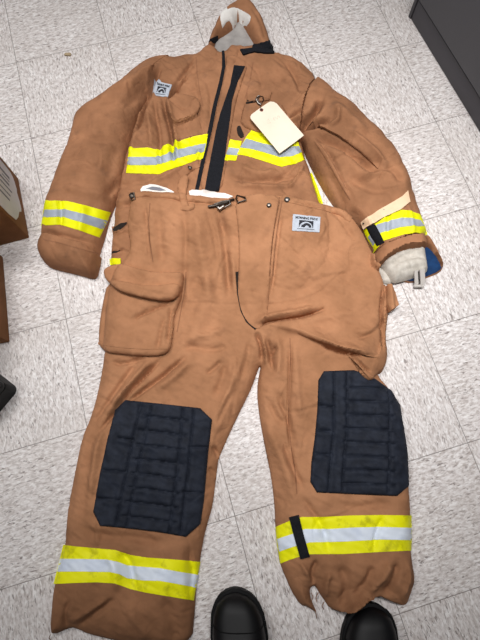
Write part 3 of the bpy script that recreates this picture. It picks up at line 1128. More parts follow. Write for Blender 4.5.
for px in ([(41, 239), (55, 241.8), (75, 247.2), (90, 251.5), (98, 253.5)], [(314, 141), (320, 150), (327, 161), (335, 175), (343, 189), (350, 200)], [(196, 57), (197, 72), (199.5, 90), (203, 106)],
           [(253, 62), (250, 80), (245, 98)]):
    seam(px, JT, M['trim'], jacket)
# ---- chest pocket flap, radio pocket, microphone clip
pf_ = lambda P: np.full(len(P), 0.0075)
patch('pocket_flap', [(165, 101), (168, 95.5), (180, 92.5), (196, 96), (200.5, 103), (197, 113), (186, 118.5), (179, 121.5), (174, 121), (168, 112)], JT, 0.016, M['jacket'], jacket, edge=0.005, rnd=1, step=0.0033, emin=0.8, gap=lambda P: np.where(seg_dist(P, W([(165, 100), (180, 92), (197, 96)], 0.06), False) > 0.016, 0.008, -0.002))
patch('pocket', [(171, 119), (197, 112), (203, 133), (176, 140)], JT, 0.002, M['jacket'], jacket, edge=0.004)
patch('radio_pocket', [(246, 99), (270, 98), (286, 106), (288, 128), (262, 132), (240, 124), (242, 110)], JT, 0.009, M['jacket'], jacket, edge=0.005, rnd=1)
patch('radio_pocket_flap', [(247.5, 89.5), (272, 91), (269, 99.5), (246, 101.5)], JT, 0.007, M['jacket'], jacket, edge=0.003, emin=0.7)
patch('pocket_opening', [(236.5, 127), (240, 125), (242, 130), (244.5, 136), (241, 138), (237.5, 134)], JT, 0.003, M['dark'], jacket, rnd=1, step=0.003)
patch('pocket_seam', [(246, 102), (256, 100.5), (256, 102.2), (246, 103.8)], JT, 0.0012, M['dark'], jacket, step=0.003)


def surf3(px, R, off):
    p = on(R, np.array(px, float), off)
    z = samp(R, p) + off
    return [(p[i, 0], p[i, 1], z[i]) for i in range(len(p))]


clip = tube('microphone_clip', surf3([(259.5, 95.5), (257, 97), (256, 100), (258, 103), (261, 104.5)], JT, 0.006), 0.0024, M['steel'], jacket)
tube('clip_ring', surf3([(260, 96), (263, 97), (263.5, 100), (262, 103), (259, 102.5), (258, 99)], JT, 0.007), 0.0016, M['dark_steel'], clip, closed=True)
sn = surf3([(190, 167.5)], JT, 0.001)[0]
lathe('snap', sn, [(0.006, 0), (0.006, 0.002), (0.003, 0.004)], M['dark_steel'], jacket, 14)
ft = patch('front_tab', [(178, 172), (186, 165), (198, 160), (200, 166), (190, 172), (183, 179)], JT, 0.004, M['jacket'], jacket, edge=0.004)

patch('side_pocket', [(111.5, 226), (122, 219), (127, 220), (127, 224), (121, 230), (112.5, 234.5)], JT, 0.003, M['jacket'], jacket, edge=0.003)
patch('pocket_opening', [(112.3, 228.3), (121, 223), (127, 222.3), (126.5, 224), (120.5, 229), (113, 232)], JT, 0.0012, M['dark'], jacket, step=0.003)
patch('hip_seam', [(111.5, 252), (117, 251), (120, 249.8), (120, 251), (117, 252.4), (111.5, 253.6)], JT, 0.0012, M['dark'], jacket, step=0.003)
JT = np.maximum(JT, np.maximum(np.maximum(ZCU, ZW), np.maximum(ZRM, np.maximum(ZK, ZCB))))

# ---- woven labels with their printing


def emblem():
    sh = []
    v, f = text_mesh('MORNING PRIDE', 1.0, 0.03)
    w = v[:, 0].max() - v[:, 0].min()
    sh.append((np.column_stack([(v[:, 0] - v[:, 0].min()) / w * 0.80 + 0.10, v[:, 1] * 0.20 + 0.76]), f))
    # dark block with the rising arch left open
    arch_o, n = [], 16
    vv, ff = [], []
    for i in range(n + 1):
        an = math.pi * i / n
        vv.append((0.5 + 0.235 * math.cos(an), 0.26 + 0.36 * math.sin(an)))
        x = 0.5 + 0.33 * math.cos(an)
        vv.append((min(max(0.5 + 0.40 * math.cos(an) * 1.25, 0.24), 0.76), min(0.26 + 0.62 * math.sin(an) * 1.3, 0.68)))
    for i in range(n):
        ff.append([2 * i, 2 * i + 1, 2 * i + 3, 2 * i + 2])
    sh.append((np.array(vv), ff))
    v2, f2_ = ring_shape((0.53, 0.26), (0.075, 0.12), (0.165, 0.27), 0, 180)
    sh.append((v2, f2_))
    sh.append(rect_shape(0.33, 0.255, 0.43, 0.40))
    for x in np.linspace(0.20, 0.78, 15):
        sh.append(rect_shape(x, 0.125, x + 0.026, 0.175))
    return join_shapes(sh)


EV, EF = emblem()
jl_q = [(154.5, 80.5), (172, 84.8), (167.5, 97), (152.2, 95)]
jl = patch('brand_label', jl_q, JT, 0.0022, M['label'], jacket, step=0.004)
decal('label_print', jl_q, JT, 0.0008, EV, EF, M['ink'], jl)

# ================================================================== SHOES OF THE PHOTOGRAPHER
SHOE = np.zeros((GNY, GNX))


def boot(toe_px, ang, label, left):
    toe = W([toe_px], 0.035)[0]
    Ln, wd_ = 0.30, 0.118
    fw = np.array([math.sin(ang), math.cos(ang)])
    rt = np.array([fw[1], -fw[0]])
    c = toe - fw * Ln * 0.5
    t = thing('work_shoe', (c[0], c[1], 0))
    tag(t, label, 'shoe')

    def outline_w(s):
        # half widths (inner, outer) at distance s from the toe, 0..1
        s = min(max(s, 0.0), 1.0)
        k = np.interp(s, [0, .03, .08, .16, .28, .42, .58, .75, .90, .97, 1.0], [0.03, .48, .74, .92, 1.0, .96, .80, .72, .70, .52, .05])
        return k * wd_ / 2
    ss = [0, .008, .02, .04, .07, .11, .16, .22, .30, .38, .46, .54, .62, .70, .78, .86, .92, .96, .985, 1.0]

    def ringpoly(ss_, grow):
        a_, b2 = [], []
        for s in ss_:
            wv = outline_w(s) + grow
            bend = (0.012 if left else -0.012) * math.sin(s * math.pi)
            pc_ = toe - fw * (s * (Ln + 2 * grow) - grow)
            a_.append(pc_ + rt * (wv + bend)); b2.append(pc_ + rt * (-wv + bend))
        return a_ + b2[::-1]
    prism('sole', ringpoly(ss, 0.004), 0.0, 0.024, M['sole'], t, bevel=0.003)
    prism('welt', ringpoly(ss, 0.0055), 0.024, 0.029, M['sole'], t, bevel=0.0015)
    # upper, lofted from toe to heel
    hts = [(0, .030), (.02, .046), (.05, .056), (.10, .064), (.18, .070), (.28, .078), (.38, .092), (.48, .110), (.56, .130), (.66, .150), (.76, .158), (.88, .160), (.97, .158), (1.0, .150)]
    verts, faces = [], []
    NS, NK = 34, 22
    for i in range(NS):
        s = (i / (NS - 1)) ** 1.35
        s = 0.004 + s * 0.99
        wv = outline_w(s)
        bend = (0.012 if left else -0.012) * math.sin(s * math.pi)
        top = np.interp(s, [x[0] for x in hts], [x[1] for x in hts])
        for k_ in range(NK):
            a_ = math.pi * k_ / (NK - 1)
            e = 0.62 if s < 0.45 else 0.5
            x = wv * math.copysign(abs(math.cos(a_)) ** e, math.cos(a_))
            taper = 1 - np.interp(s, [0, .4, .6, 1], [0.0, .05, .25, .22]) * math.sin(a_) ** 2
            z = 0.026 + (top - 0.026) * abs(math.sin(a_)) ** 0.75
            p = toe - fw * s * Ln + rt * (x * taper + bend)
            verts.append((p[0], p[1], z))
    for i in range(NS - 1):
        for k_ in range(NK - 1):
            q_ = i * NK + k_
            faces.append((q_, q_ + 1, q_ + NK + 1, q_ + NK))
    faces.append(tuple(range(NK)))
    faces.append(tuple(reversed([(NS - 1) * NK + k_ for k_ in range(NK)])))
    for i in range(NS - 1):
        faces.append((i * NK, (i + 1) * NK, (i + 1) * NK + NK - 1, i * NK + NK - 1))
    link_mesh('upper', verts, faces, M['leather'], t, 60)
    for p in verts:
        i_, j_ = int(round((p[0] - GX0) / GS)), int(round((p[1] - GY0) / GS))
        if 5 < i_ < GNX - 6 and 5 < j_ < GNY - 6:
            w_ = SHOE[j_ - 5:j_ + 6, i_ - 5:i_ + 6]
            np.maximum(w_, min(p[2], 0.085) + 0.004, out=w_)

    def up(s, a_deg, lift_):
        wv = outline_w(s)
        bend = (0.012 if left else -0.012) * math.sin(s * math.pi)
        top = np.interp(s, [x[0] for x in hts], [x[1] for x in hts]) + lift_
        a_ = math.radians(a_deg)
        e = 0.62 if s < 0.45 else 0.5
        taper = 1 - np.interp(s, [0, .4, .6, 1], [0.0, .05, .25, .22]) * math.sin(a_) ** 2
        x = (wv + lift_) * math.copysign(abs(math.cos(a_)) ** e, math.cos(a_)) * taper + bend
        p = toe - fw * s * Ln + rt * x
        return (p[0], p[1], 0.026 + (top - 0.026) * abs(math.sin(a_)) ** 0.75)
    tube('toe_cap_seam', [up(.20 + .03 * math.sin(math.radians(a_)), a_, 0.0004) for a_ in range(4, 177, 8)], 0.0013, M['sole'], t, 6)
    tube('collar', [up(.60 + .35 * (0.5 - 0.5 * math.cos(k_ / 20 * 2 * math.pi)), 90 + 50 * math.sin(k_ / 20 * 2 * math.pi), 0.001) for k_ in range(20)], 0.006, M['leather'], t, 8, closed=True)
    for k_ in range(4):
        s = .36 + .055 * k_
        tube('lace', [up(s, 60, 0.002), up(s + .01, 76, 0.004), up(s + .012, 90, 0.005), up(s + .01, 104, 0.004), up(s, 120, 0.002)], 0.0024, M['lace'], t, 6)
    return t


boot((235, 592), 0.0, 'black leather shoe toe on the bare tile between the two trouser legs', True)
boot((372, 607), math.radians(0), 'black leather shoe whose toe is tucked under the frayed right trouser hem', False)

# ================================================================== TROUSERS


def dilate(R, n):
    for _ in range(n):
        R = np.maximum(np.maximum(R, np.roll(R, 1, 0)), np.maximum(np.roll(R, -1, 0), np.maximum(np.roll(R, 1, 1), np.roll(R, -1, 1))))
    return R


JD = dilate(JT, 4)
TB = np.maximum(JD, blur(JD, 0.045)) + 0.0015
SD = dilate(SHOE, 3)
SD = np.maximum(SD, blur(SD, 0.014)) + 0.002
right_half = np.clip((GXX - 0.14) / 0.06, 0, 1)
TB = np.maximum(TB, SD * right_half)
TB = np.where(TB < 0.004, 0.0012, TB)

tr_px = [(131, 191), (145, 189.5), (172, 191), (182, 193.5), (200, 194.8), (222, 197), (240, 197), (250, 193.5), (270, 193), (286, 193.5), (302, 198), (325, 203.5), (345, 209), (353, 216),
         (362, 228), (371, 246), (379, 264), (385, 282), (388, 300), (387, 320), (386, 340), (387, 356), (386, 366), (383, 372), (378, 374), (392, 390), (401, 406), (405, 432), (408, 452), (410, 476), (410, 488),
         (411, 500), (412, 516), (412, 550), (414, 566), (416.5, 580), (413.5, 592), (408.5, 606), (404, 607), (395, 604), (379, 596.5), (368, 606), (358, 614.5), (345, 615.5), (330, 609.5), (326, 603),
         (320, 594.5), (316, 587), (311.5, 588), (310, 595), (313, 604), (317.5, 614), (315, 613), (308, 608), (301, 606.5), (292, 593), (282, 569), (279.5, 562), (275.5, 527), (275, 508), (272, 480), (266, 451), (261, 425),
         (257.5, 400), (257.5, 383), (261, 364.5), (258.5, 368), (252, 387), (242, 407), (231, 430), (222, 450), (218, 460), (216, 477), (212, 508), (205, 531), (201, 552), (199, 565), (196, 588), (194, 615), (191.5, 642),
         (170, 647), (140, 646), (112, 642), (88, 636), (76, 630.5), (70, 629), (60, 633), (50, 636.5), (48.5, 628), (49.5, 616), (51.5, 592), (56, 576), (60, 560), (63.5, 545), (64, 538), (66.5, 508), (74, 470), (81, 437),
         (91, 414), (97, 390), (101.5, 367), (105, 340), (108, 300), (114, 276), (122, 262), (129, 250), (129, 238), (126.5, 226), (128, 210)]
q, tf = smooth_poly(tr_px, 1)
tp = on(TB, q, 0.014)
td, tfd = densify(tp, None, 0.012)
ZT = np.zeros_like(TB)
sl = bbox_idx(tp, 0.01)
P = np.stack([GXX[sl].ravel(), GYY[sl].ravel()], 1)
ins = inside(P, tp)
h = np.zeros(len(P))
d = seg_dist(P[ins], tp)
dnear = np.clip(d / 0.075, 0, 1)
prof = 0.040 * (1 - (1 - dnear) ** 2.2) ** 0.55
h[ins] = prof
ZT[sl] = h.reshape(ZT[sl].shape)
TREF = np.where(ZT > 0, TB + ZT, TB)

ft_ = np.zeros_like(TB)
strokes(ft_, TREF, [
    # waist and torso
    ('g', [(131, 196), (150, 195.5), (180, 201), (215, 204), (236, 203)], 0.004, -0.003),
    ('g', [(286, 199), (310, 205), (336, 212), (352, 222)], 0.004, -0.003),
    ('g', [(145, 200), (146, 225), (150, 262)], 0.005, -0.003),
    ('g', [(158, 212), (160, 240), (162, 268)], 0.012, -0.005),
    ('g', [(184, 206), (186, 240), (184, 285), (180, 320)], 0.008, -0.004),
    ('g', [(196, 210), (200, 246), (206, 280), (214, 310)], 0.016, 0.006),
    ('g', [(218, 206), (226, 240), (228, 275), (230, 300)], 0.012, -0.011),
    ('g', [(206, 208), (214, 230), (218, 262)], 0.008, -0.004),
    ('g', [(222, 225), (232, 260), (234, 290)], 0.008, 0.004),
    ('g', [(210, 270), (204, 310), (190, 345)], 0.020, 0.006),
    ('s', [(237, 262), (237, 285), (241, 306), (248, 320), (258, 330)], 0.010, -0.006),
    # right hip creases fanning from the crotch
    ('g', [(254, 327), (267, 321.5), (285, 319), (300, 316.5), (312, 313), (326, 307.5)], 0.005, -0.010),
    ('g', [(256, 322), (270, 316), (290, 313), (318, 306)], 0.007, 0.006),
    ('g', [(268, 329), (296, 324), (330, 316), (362, 312)], 0.012, 0.004),
    ('s', [(380, 358), (352, 353.5), (334, 347.5), (318, 342), (296, 333), (276, 328)], 0.018, 0.000),
    ('s', [(276, 328), (296, 333), (318, 342), (334, 347.5), (352, 353.5), (380, 358)], 0.020, 0.013),
    ('g', [(320, 344.5), (340, 352), (362, 357.5)], 0.004, -0.008),
    ('s', [(344, 350), (354, 361), (364, 372), (373, 380)], 0.014, 0.009),
    ('g', [(350, 354), (358, 364), (370, 374)], 0.004, -0.008),
    ('g', [(352, 330), (366, 332), (380, 326)], 0.010, 0.004),
    ('g', [(356, 340), (372, 334), (383, 322)], 0.006, -0.004),
    ('g', [(384, 288), (381, 310), (383, 330), (382, 352)], 0.005, -0.010),
    ('g', [(300, 240), (325, 248), (350, 262), (366, 284)], 0.022, -0.005),
    ('g', [(292, 262), (322, 276), (352, 296)], 0.024, 0.005),
    ('g', [(282, 208), (278, 240), (274, 276), (270, 300)], 0.005, -0.004),
    ('g', [(328, 204), (340, 218), (356, 240)], 0.008, -0.004),
    # crotch
    ('g', [(256, 332), (262, 346), (262, 360)], 0.006, -0.010),
    ('g', [(266, 336), (270, 350), (274, 372)], 0.006, -0.008),
    ('g', [(262, 340), (266, 352), (266, 366)], 0.005, 0.006),
    ('g', [(276, 336), (280, 356), (276, 380)], 0.010, 0.006),
    ('g', [(250, 338), (247, 360), (240, 380)], 0.008, -0.004),
    ('g', [(272, 356), (273, 352), (276, 347)], 0.006, -0.008),
    # left thigh
    ('g', [(187, 356), (172, 368), (155, 382), (138, 394), (124, 404)], 0.006, -0.009),
    ('g', [(190, 362), (176, 376), (156, 390)], 0.010, 0.007),
    ('g', [(162, 358), (146, 374), (126, 394), (108, 420), (98, 436)], 0.006, -0.010),
    ('g', [(152, 360), (134, 380), (112, 406)], 0.009, 0.008),
    ('g', [(138, 360), (120, 384), (104, 408), (94, 424)], 0.007, -0.006),
    ('g', [(112, 362), (122, 364), (146, 358)], 0.006, -0.006),
    ('g', [(180, 350), (192, 346), (212, 350), (228, 346)], 0.009, -0.005),
    ('g', [(184, 340), (206, 336), (226, 328)], 0.010, 0.004),
    ('g', [(206, 374), (214, 368), (222, 360)], 0.006, -0.005),
    ('g', [(226, 360), (222, 380), (214, 396)], 0.010, -0.005),
    ('g', [(238, 362), (234, 380), (222, 408), (214, 440)], 0.010, 0.006),
    ('g', [(232, 392), (222, 412), (216, 428)], 0.006, -0.005),
    ('g', [(212, 446), (216, 452), (219, 458)], 0.006, -0.007),
    ('g', [(208, 468), (213, 472), (217, 474)], 0.006, -0.006),
    ('g', [(134, 322), (150, 313), (174, 304)], 0.006, -0.007),
    ('g', [(166, 318), (161, 335), (158, 352)], 0.006, -0.005),
    ('g', [(172, 306), (170, 326), (168, 346)], 0.005, -0.006),
    # left leg
    ('g', [(96, 428), (88, 456), (84, 490), (80, 530)], 0.012, -0.004),
    ('g', [(106, 420), (96, 452), (90, 500)], 0.009, 0.005),
    ('g', [(80, 528), (100, 536), (130, 538), (170, 544)], 0.010, -0.005),
    ('g', [(92, 522), (96, 532), (98, 546)], 0.007, 0.004),
    ('g', [(120, 552), (130, 564), (134, 590)], 0.010, -0.006),
    ('g', [(106, 552), (116, 566), (118, 592)], 0.010, 0.005),
    ('g', [(186, 545), (192, 566), (190, 596)], 0.009, -0.005),
    ('g', [(108, 600), (90, 610), (70, 622)], 0.008, 0.005),
    ('g', [(116, 598), (96, 612), (78, 626)], 0.007, -0.005),
    ('g', [(70, 600), (64, 612), (66, 628)], 0.006, -0.005),
    ('g', [(130, 600), (132, 616), (150, 640)], 0.014, 0.005),
    ('g', [(160, 600), (172, 616), (176, 642)], 0.014, -0.005),
    # right leg
    ('g', [(290, 340), (290, 370), (288, 420), (294, 470)], 0.005, -0.005),
    ('g', [(294, 345), (297, 380), (300, 420)], 0.010, 0.004),
    ('g', [(268, 400), (278, 420), (288, 424)], 0.008, -0.005),
    ('g', [(264, 420), (276, 448), (286, 470), (296, 510)], 0.012, 0.005),
    ('g', [(284, 440), (290, 462), (304, 490)], 0.008, -0.006),
    ('g', [(286, 388), (280, 400), (290, 424), (296, 450)], 0.007, -0.005),
    ('g', [(302, 498), (316, 516), (326, 534), (330, 556)], 0.008, -0.005),
    ('g', [(336, 504), (360, 508), (392, 504)], 0.010, -0.004),
    ('g', [(384, 516), (376, 532), (374, 552)], 0.006, -0.004),
    ('g', [(300, 562), (308, 574), (314, 588)], 0.006, 0.006),
    ('g', [(318, 560), (312, 572), (312, 586)], 0.006, -0.007),
    ('g', [(330, 572), (326, 584), (326, 598)], 0.007, 0.006),
    ('g', [(340, 564), (348, 582), (344, 610)], 0.012, -0.006),
    ('g', [(390, 560), (384, 576), (368, 592)], 0.010, 0.008),
    ('g', [(398, 562), (394, 582), (384, 596)], 0.008, -0.007),
    ('g', [(374, 566), (366, 584), (354, 600)], 0.009, -0.006),
    ('g', [(406, 560), (410, 576), (404, 598)], 0.006, 0.005),
])
k = np.clip(ZT / 0.022, 0, 1)
nt1 = 0.0022 * noise(21, 0.034) + 0.0012 * noise(22, 0.011) + 0.0006 * noise(23, 0.010, 1.1, 0.3) + creases(51, 0.030, 0.0020) + creases(53, 0.014, 0.0006)
TH = np.where(ZT > 0, TB + np.maximum(ZT + (1.9 * ft_ + nt1) * k, 0.004), TB)
TBB = TB

org = W([(240, 350)])[0]
trousers = thing('turnout_trousers', (org[0], org[1], 0))
tag(trousers, 'tan-brown firefighter trousers with black knee pads and banded hems, laid over the coat', 'trousers')
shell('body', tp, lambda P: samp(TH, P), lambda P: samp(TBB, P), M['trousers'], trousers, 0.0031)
TT = TH.copy()

# white lining showing above the waist
for px in ([(140.5, 190), (143, 186.5), (150, 184.5), (158, 185.5), (166, 188), (174, 192), (172, 197), (142, 195)],
           [(189, 191.5), (192, 190), (210, 191.5), (225, 193.5), (233, 196.5), (225, 200), (205, 198.5), (190, 197)]):
    p = on(TB, np.array(px, float), 0.008)
    lw = shell('lining', p, lambda P: samp(TB, P) + 0.010, lambda P: samp(TB, P) + 0.001, M['white'], trousers, 0.004)
lw_q = on(TB, np.array([(146, 188.2), (152, 186.4), (160, 187.4), (166, 190), (160, 190.6), (151, 189.4)], float), 0.012)
shell('lining_print', lw_q, lambda P: samp(TB, P) + 0.0112, lambda P: samp(TB, P) + 0.008, M['print'], trousers, 0.003)

# knee pads
def groove_fn(lines, R, w=0.0026, a=0.0045, base=0.0085, noise_r=None):
    segs = [on(R, np.array(l, float), 0.008) for l in lines]

    def f(P):
        h = np.full(len(P), base)
        for s in segs:
            dd = seg_dist(P, s, False)
            h = h - a * np.exp(-(dd / w) ** 2) + 0.0012 * np.exp(-((dd - 0.009) / 0.006) ** 2)
        return np.maximum(h + 0.0012 * samp(PN, P), 0.0032)
    return f


PN = noise(31, 0.010)
lk = [(125, 400), (160, 403.5), (200, 408), (212, 419.5), (208, 455), (204, 500), (200.5, 524), (186, 537), (160, 532.5), (128, 528.5), (100, 526), (93, 512), (99.5, 475), (107, 440), (115, 410)]
lines = [[(141, 402), (128, 462), (115, 526)], [(152, 403), (139, 462), (126, 527)], [(183, 406), (178, 462), (169, 533)], [(194, 408), (189, 462), (180, 535)]]
for i in range(8):
    t = (i + 0.9) / 8.6
    a_ = np.array([145, 403]) * (1 - t) + np.array([121, 526]) * t
    c_ = np.array([189, 408]) * (1 - t) + np.array([175, 533]) * t
    lines.append([tuple(a_), tuple((a_ + c_) / 2 + [0, -0.8]), tuple(c_)])
for (x0, y0, x1, y1) in ((118, 438, 133, 440), (104, 470, 127, 472), (190, 447, 209, 447), (96, 498, 121, 500), (183, 492, 204, 493)):
    lines.append([(x0, y0), (x1, y1)])
kp1 = patch('knee_pad', lk, TT, groove_fn(lines, TT), M['pad'], trousers, step=0.0032, edge=0.006)
kp1['label'] = 'black quilted knee pad with cut corners'
rk = [(324, 371), (354, 370), (366, 374), (376, 379), (391, 390), (400.5, 405), (402.5, 420), (405, 434), (407.5, 452), (409, 475), (409, 486), (397.5, 496), (370, 495), (340, 493.5), (317, 492.5), (310.5, 482), (311.5, 462),
      (315, 437), (317.5, 410), (318.5, 380)]
lines = [[(334, 371), (334, 430), (328, 494)], [(347, 371), (347, 430), (342, 495)], [(388, 390), (390, 440), (388, 496)]]
for i in range(8):
    t = (i + 0.9) / 8.8
    lines.append([(345.5 - 2 * t, 374 + 122 * t), (366, 375 + 121 * t), (392 + 4 * t, 376 + 122 * t)])
for (x0, y0, x1, y1) in ((317, 405, 334, 407), (312, 453, 332, 455), (318, 430, 330, 431)):
    lines.append([(x0, y0), (x1, y1)])
kp2 = patch('knee_pad', rk, TT, groove_fn(lines, TT), M['pad'], trousers, step=0.0032, edge=0.006)

# flap of hip fabric hanging over the pad, side panel and its loop
patch('side_panel', [(384, 283), (389, 287), (391, 300), (388, 318), (386, 336), (388, 352), (387, 362), (384, 369), (378, 374), (371, 381), (362, 375), (356, 365), (350, 357), (360, 354), (378, 358), (381, 340), (381, 322), (385, 305)], TT, 0.008, M['trousers'], trousers, edge=0.01, rnd=1)
sp_q = W([(387, 285), (391, 286), (395, 293), (398, 305.5), (394, 309), (390, 311), (387, 304)], 0.03)
shell('side_tab', sp_q, lambda P: np.full(len(P), 0.040) + 0.005 * np.sin(P[:, 0] * 260), lambda P: np.full(len(P), 0.012), M['trousers'], trousers, 0.004)


lip(TT, M['trousers'], trousers, [(298, 333.5), (318, 341.5), (334, 347), (352, 353), (366, 356), (379, 358)], [(382, 344), (366, 336), (345, 331), (320, 327), (302, 325)], 0.013, 0.007, 0.022)
lip(TT, M['trousers'], trousers, [(256, 327), (268, 321.5), (286, 318.5), (301, 316), (312, 313), (324, 308)], [(322, 299), (304, 302), (286, 306), (268, 310), (257, 317)], 0.010, 0.006, 0.018)
lip(TT, M['trousers'], trousers, [(344, 351), (352, 359.5), (362, 370), (371, 380)], [(380, 371), (374, 362), (360, 354)], 0.010, 0.006, 0.018)
# fly flap
patch('fly', [(234.5, 198), (250, 194.5), (281, 194.5), (277, 215), (272, 245), (270.5, 275), (268.5, 302), (266, 322), (258, 329), (250, 324), (244, 316), (240, 306), (237.5, 288), (239, 262), (238.5, 232)], TT, 0.0065, M['trousers'], trousers, edge=0.007, rnd=1, embed=0.0004)
pg = patch('pocket_opening', [(235.5, 272), (239, 271), (240.5, 290), (243.5, 306), (249, 317.5), (258, 327), (255, 330), (246, 322), (240.5, 311), (237, 294)], np.where(ZT > 0, TH, TB), 0.0012, M['dark'], trousers, stampit=False, step=0.0035)  # dark patch painted in for the shade under the fly edge
pg.name = 'fly_gap'
# front seams (twin stitching ridges)

for dx in (0, 3.2):
    seam([(279.5 + dx, 197), (276.5 + dx, 214), (273.5 + dx, 232), (271.5 + dx, 250), (270.3 + dx, 264), (269.6 + dx, 276)], TT, M['trim'], trousers)
seam([(290, 338), (290.5, 360), (289, 390), (288.5, 420), (291, 446), (295, 470), (297, 494)], TT, M['trim'], trousers)
seam([(150, 203), (148.5, 220), (149.5, 240), (153, 262)], TT, M['trim'], trousers)
seam([(186, 272), (185, 290), (181, 310), (177, 332)], TT, M['trim'], trousers)
patch('waistband', [(132.5, 192), (145, 190.3), (172, 192), (182, 194.2), (206, 196), (234, 198.3), (234, 204.5), (206, 202.5), (180, 200.5), (170, 198), (145, 196), (131, 197)], TT, 0.0035, M['trousers'], trousers, edge=0.003, embed=0.0005)
patch('waistband', [(282, 194.5), (302, 199), (325, 204), (345, 209.8), (353, 216.5), (350, 221.5), (340, 215), (322, 209.5), (300, 204.5), (281, 200)], TT, 0.0035, M['trousers'], trousers, edge=0.003, embed=0.0005)
# cargo pocket at the left hip
cg = patch('cargo_pocket', [(106, 282), (120, 282), (150, 288), (182, 284), (181, 296), (173, 314), (172, 330), (170, 348), (162, 354.5), (140, 355), (120, 353), (104, 351), (97.5, 344), (98, 325), (101, 305)], TT, 0.021, M['trousers'], trousers, edge=0.020, rnd=1, emin=0.5, gap=lambda P: np.where(seg_dist(P, W([(98, 347), (120, 353), (140, 355), (162, 354)], 0.05), False) < 0.02, 0.006, -0.002))
tmp = np.zeros_like(TT)
strokes(tmp, TT, [('g', [(142, 318), (156, 309), (174, 303)], 0.006, 0.0)])
cgs = patch('pocket_hem', [(98, 342), (120, 345.5), (145, 347), (168, 347), (168, 349), (145, 349.2), (120, 347.6), (98, 344.2)], TT, 0.0016, M['trousers'], cg, step=0.0035)
cfl = patch('pocket_flap', [(102.5, 270), (106, 266.5), (112, 264), (124, 263), (135, 267), (157, 272), (182.5, 271), (183.5, 278), (181, 292), (171, 300), (155, 299), (132, 294), (117, 289), (105, 279)], TT, 0.024, M['trousers'], cg, edge=0.008, rnd=1, step=0.0035, emin=0.75, gap=lambda P: np.where(seg_dist(P, W([(103, 268), (112, 263), (135, 267), (184, 271)], 0.06), False) > 0.02, 0.012, -0.002))
# bottom stripes
stripe([(63.2, 545), (76, 546.5), (90, 547.8), (115, 550), (130, 555), (146, 557.5), (160, 558.5), (180, 560), (200.5, 562), (198, 575), (194, 600.5), (178, 598), (160, 595), (145, 592.5), (130, 589), (115, 583.5), (97, 582.3), (75, 583), (53.5, 584), (58, 566)],
       [(60, 558.8), (82, 559), (107, 559.5), (118, 562), (127.5, 565.5), (144, 567), (160, 568.2), (180, 572), (199, 575), (196.5, 587.5), (178, 584), (160, 580.8), (143, 580.5), (127.5, 578.3), (119, 574), (110, 572), (84, 571.5), (57, 571.5)],
       TT, lime='lime_worn', silver='silver_bright', parent=trousers)
stripe([(275.3, 527), (289.5, 521), (302, 517), (322, 517), (350, 515.5), (380, 515), (411.5, 515.5), (411.8, 533), (411.5, 550.5), (380, 552), (345, 554), (310, 554.2), (295, 558), (280, 563.5), (277, 545)],
       [(277, 539), (292.5, 534), (305, 529), (330, 529), (355, 527.5), (380, 527), (411.7, 527.8), (411.7, 540), (380, 539.5), (345, 541.5), (310, 542.3), (294, 546.5), (279, 551.5)],
       TT, lime='lime_worn', silver='silver_bright', parent=trousers)
st2 = patch('strap', [(289, 517.5), (298.8, 515), (304, 536), (310, 557), (300.5, 559.5), (295, 540)], TT, 0.005, M['black'], trousers, step=0.0035)
st2['label'] = 'black strap over the right hem band'

for ln in ([(314, 609), (316, 614), (317, 619)], [(311, 592), (313, 597), (312, 601)], [(318, 592), (316, 597), (317, 602)], [(324, 601), (322, 606), (324, 610)], [(51, 634), (49, 638), (50, 641)]):
    tube('loose_thread', [(q_[0], q_[1], 0.004 + 0.004 * i_) for i_, q_ in enumerate(W(ln[::-1], 0.008))], 0.0009, M['trousers'], trousers, 5)

# brand label at the right hip
tl_q = [(293, 214), (320.5, 217), (319.5, 232.2), (292, 230.5)]
tl = patch('brand_label', tl_q, TT, 0.0022, M['label'], trousers, step=0.004)
decal('label_print', tl_q, TT, 0.0008, EV, EF, M['ink'], tl)

# snaps, hook and dee ring at the waist
for (x, y, r) in ((287, 200, 0.0085), (269, 205.5, 0.007)):
    p = surf3([(x, y)], TT, -0.001)[0]
    s_ = lathe('snap', p, [(r, 0), (r, 0.002), (r * .8, 0.0035)], M['dark_steel'], trousers, 18)
    lathe('snap_cap', (p[0], p[1], p[2] + 0.003), [(r * .55, 0), (r * .5, 0.0016), (r * .2, 0.0022)], M['steel'], s_, 14)
hk = tube('hook_clasp', surf3([(208, 206.5), (213, 206), (219, 204.5), (226, 203), (230, 200.5), (234, 199.5)], TT, 0.006), [0.003, 0.0045, 0.006, 0.0055, 0.004, 0.0035], M['dark_steel'], trousers)
hk['label'] = 'nickel snap hook at the waist'
tube('hook_loop', surf3([(215, 204), (222, 201.5), (229, 200.5), (231, 204), (225, 207), (218, 208.5)], TT, 0.009), 0.0024, M['steel'], hk, closed=True)
tube('hook_tongue', surf3([(218, 207), (220, 209), (224, 206)], TT, 0.011), [0.004, 0.0055, 0.003], M['steel'], hk)
dr = tube('dee_ring', surf3([(236, 198.5), (237, 195.5), (245, 197.5), (246, 200), (238, 202.5)], TT, 0.006), 0.0024, M['dark_steel'], trousers, closed=True)
dsn = surf3([(132, 196)], TT, 0.002)[0]
hk2 = lathe('snap', dsn, [(0.008, 0), (0.008, 0.004), (0.004, 0.007)], M['dark_steel'], trousers, 14)
tube('snap_loop', surf3([(130.5, 193), (134, 193), (135, 199), (132, 200.5), (130, 198)], TT, 0.004), 0.002, M['steel'], hk2, closed=True)
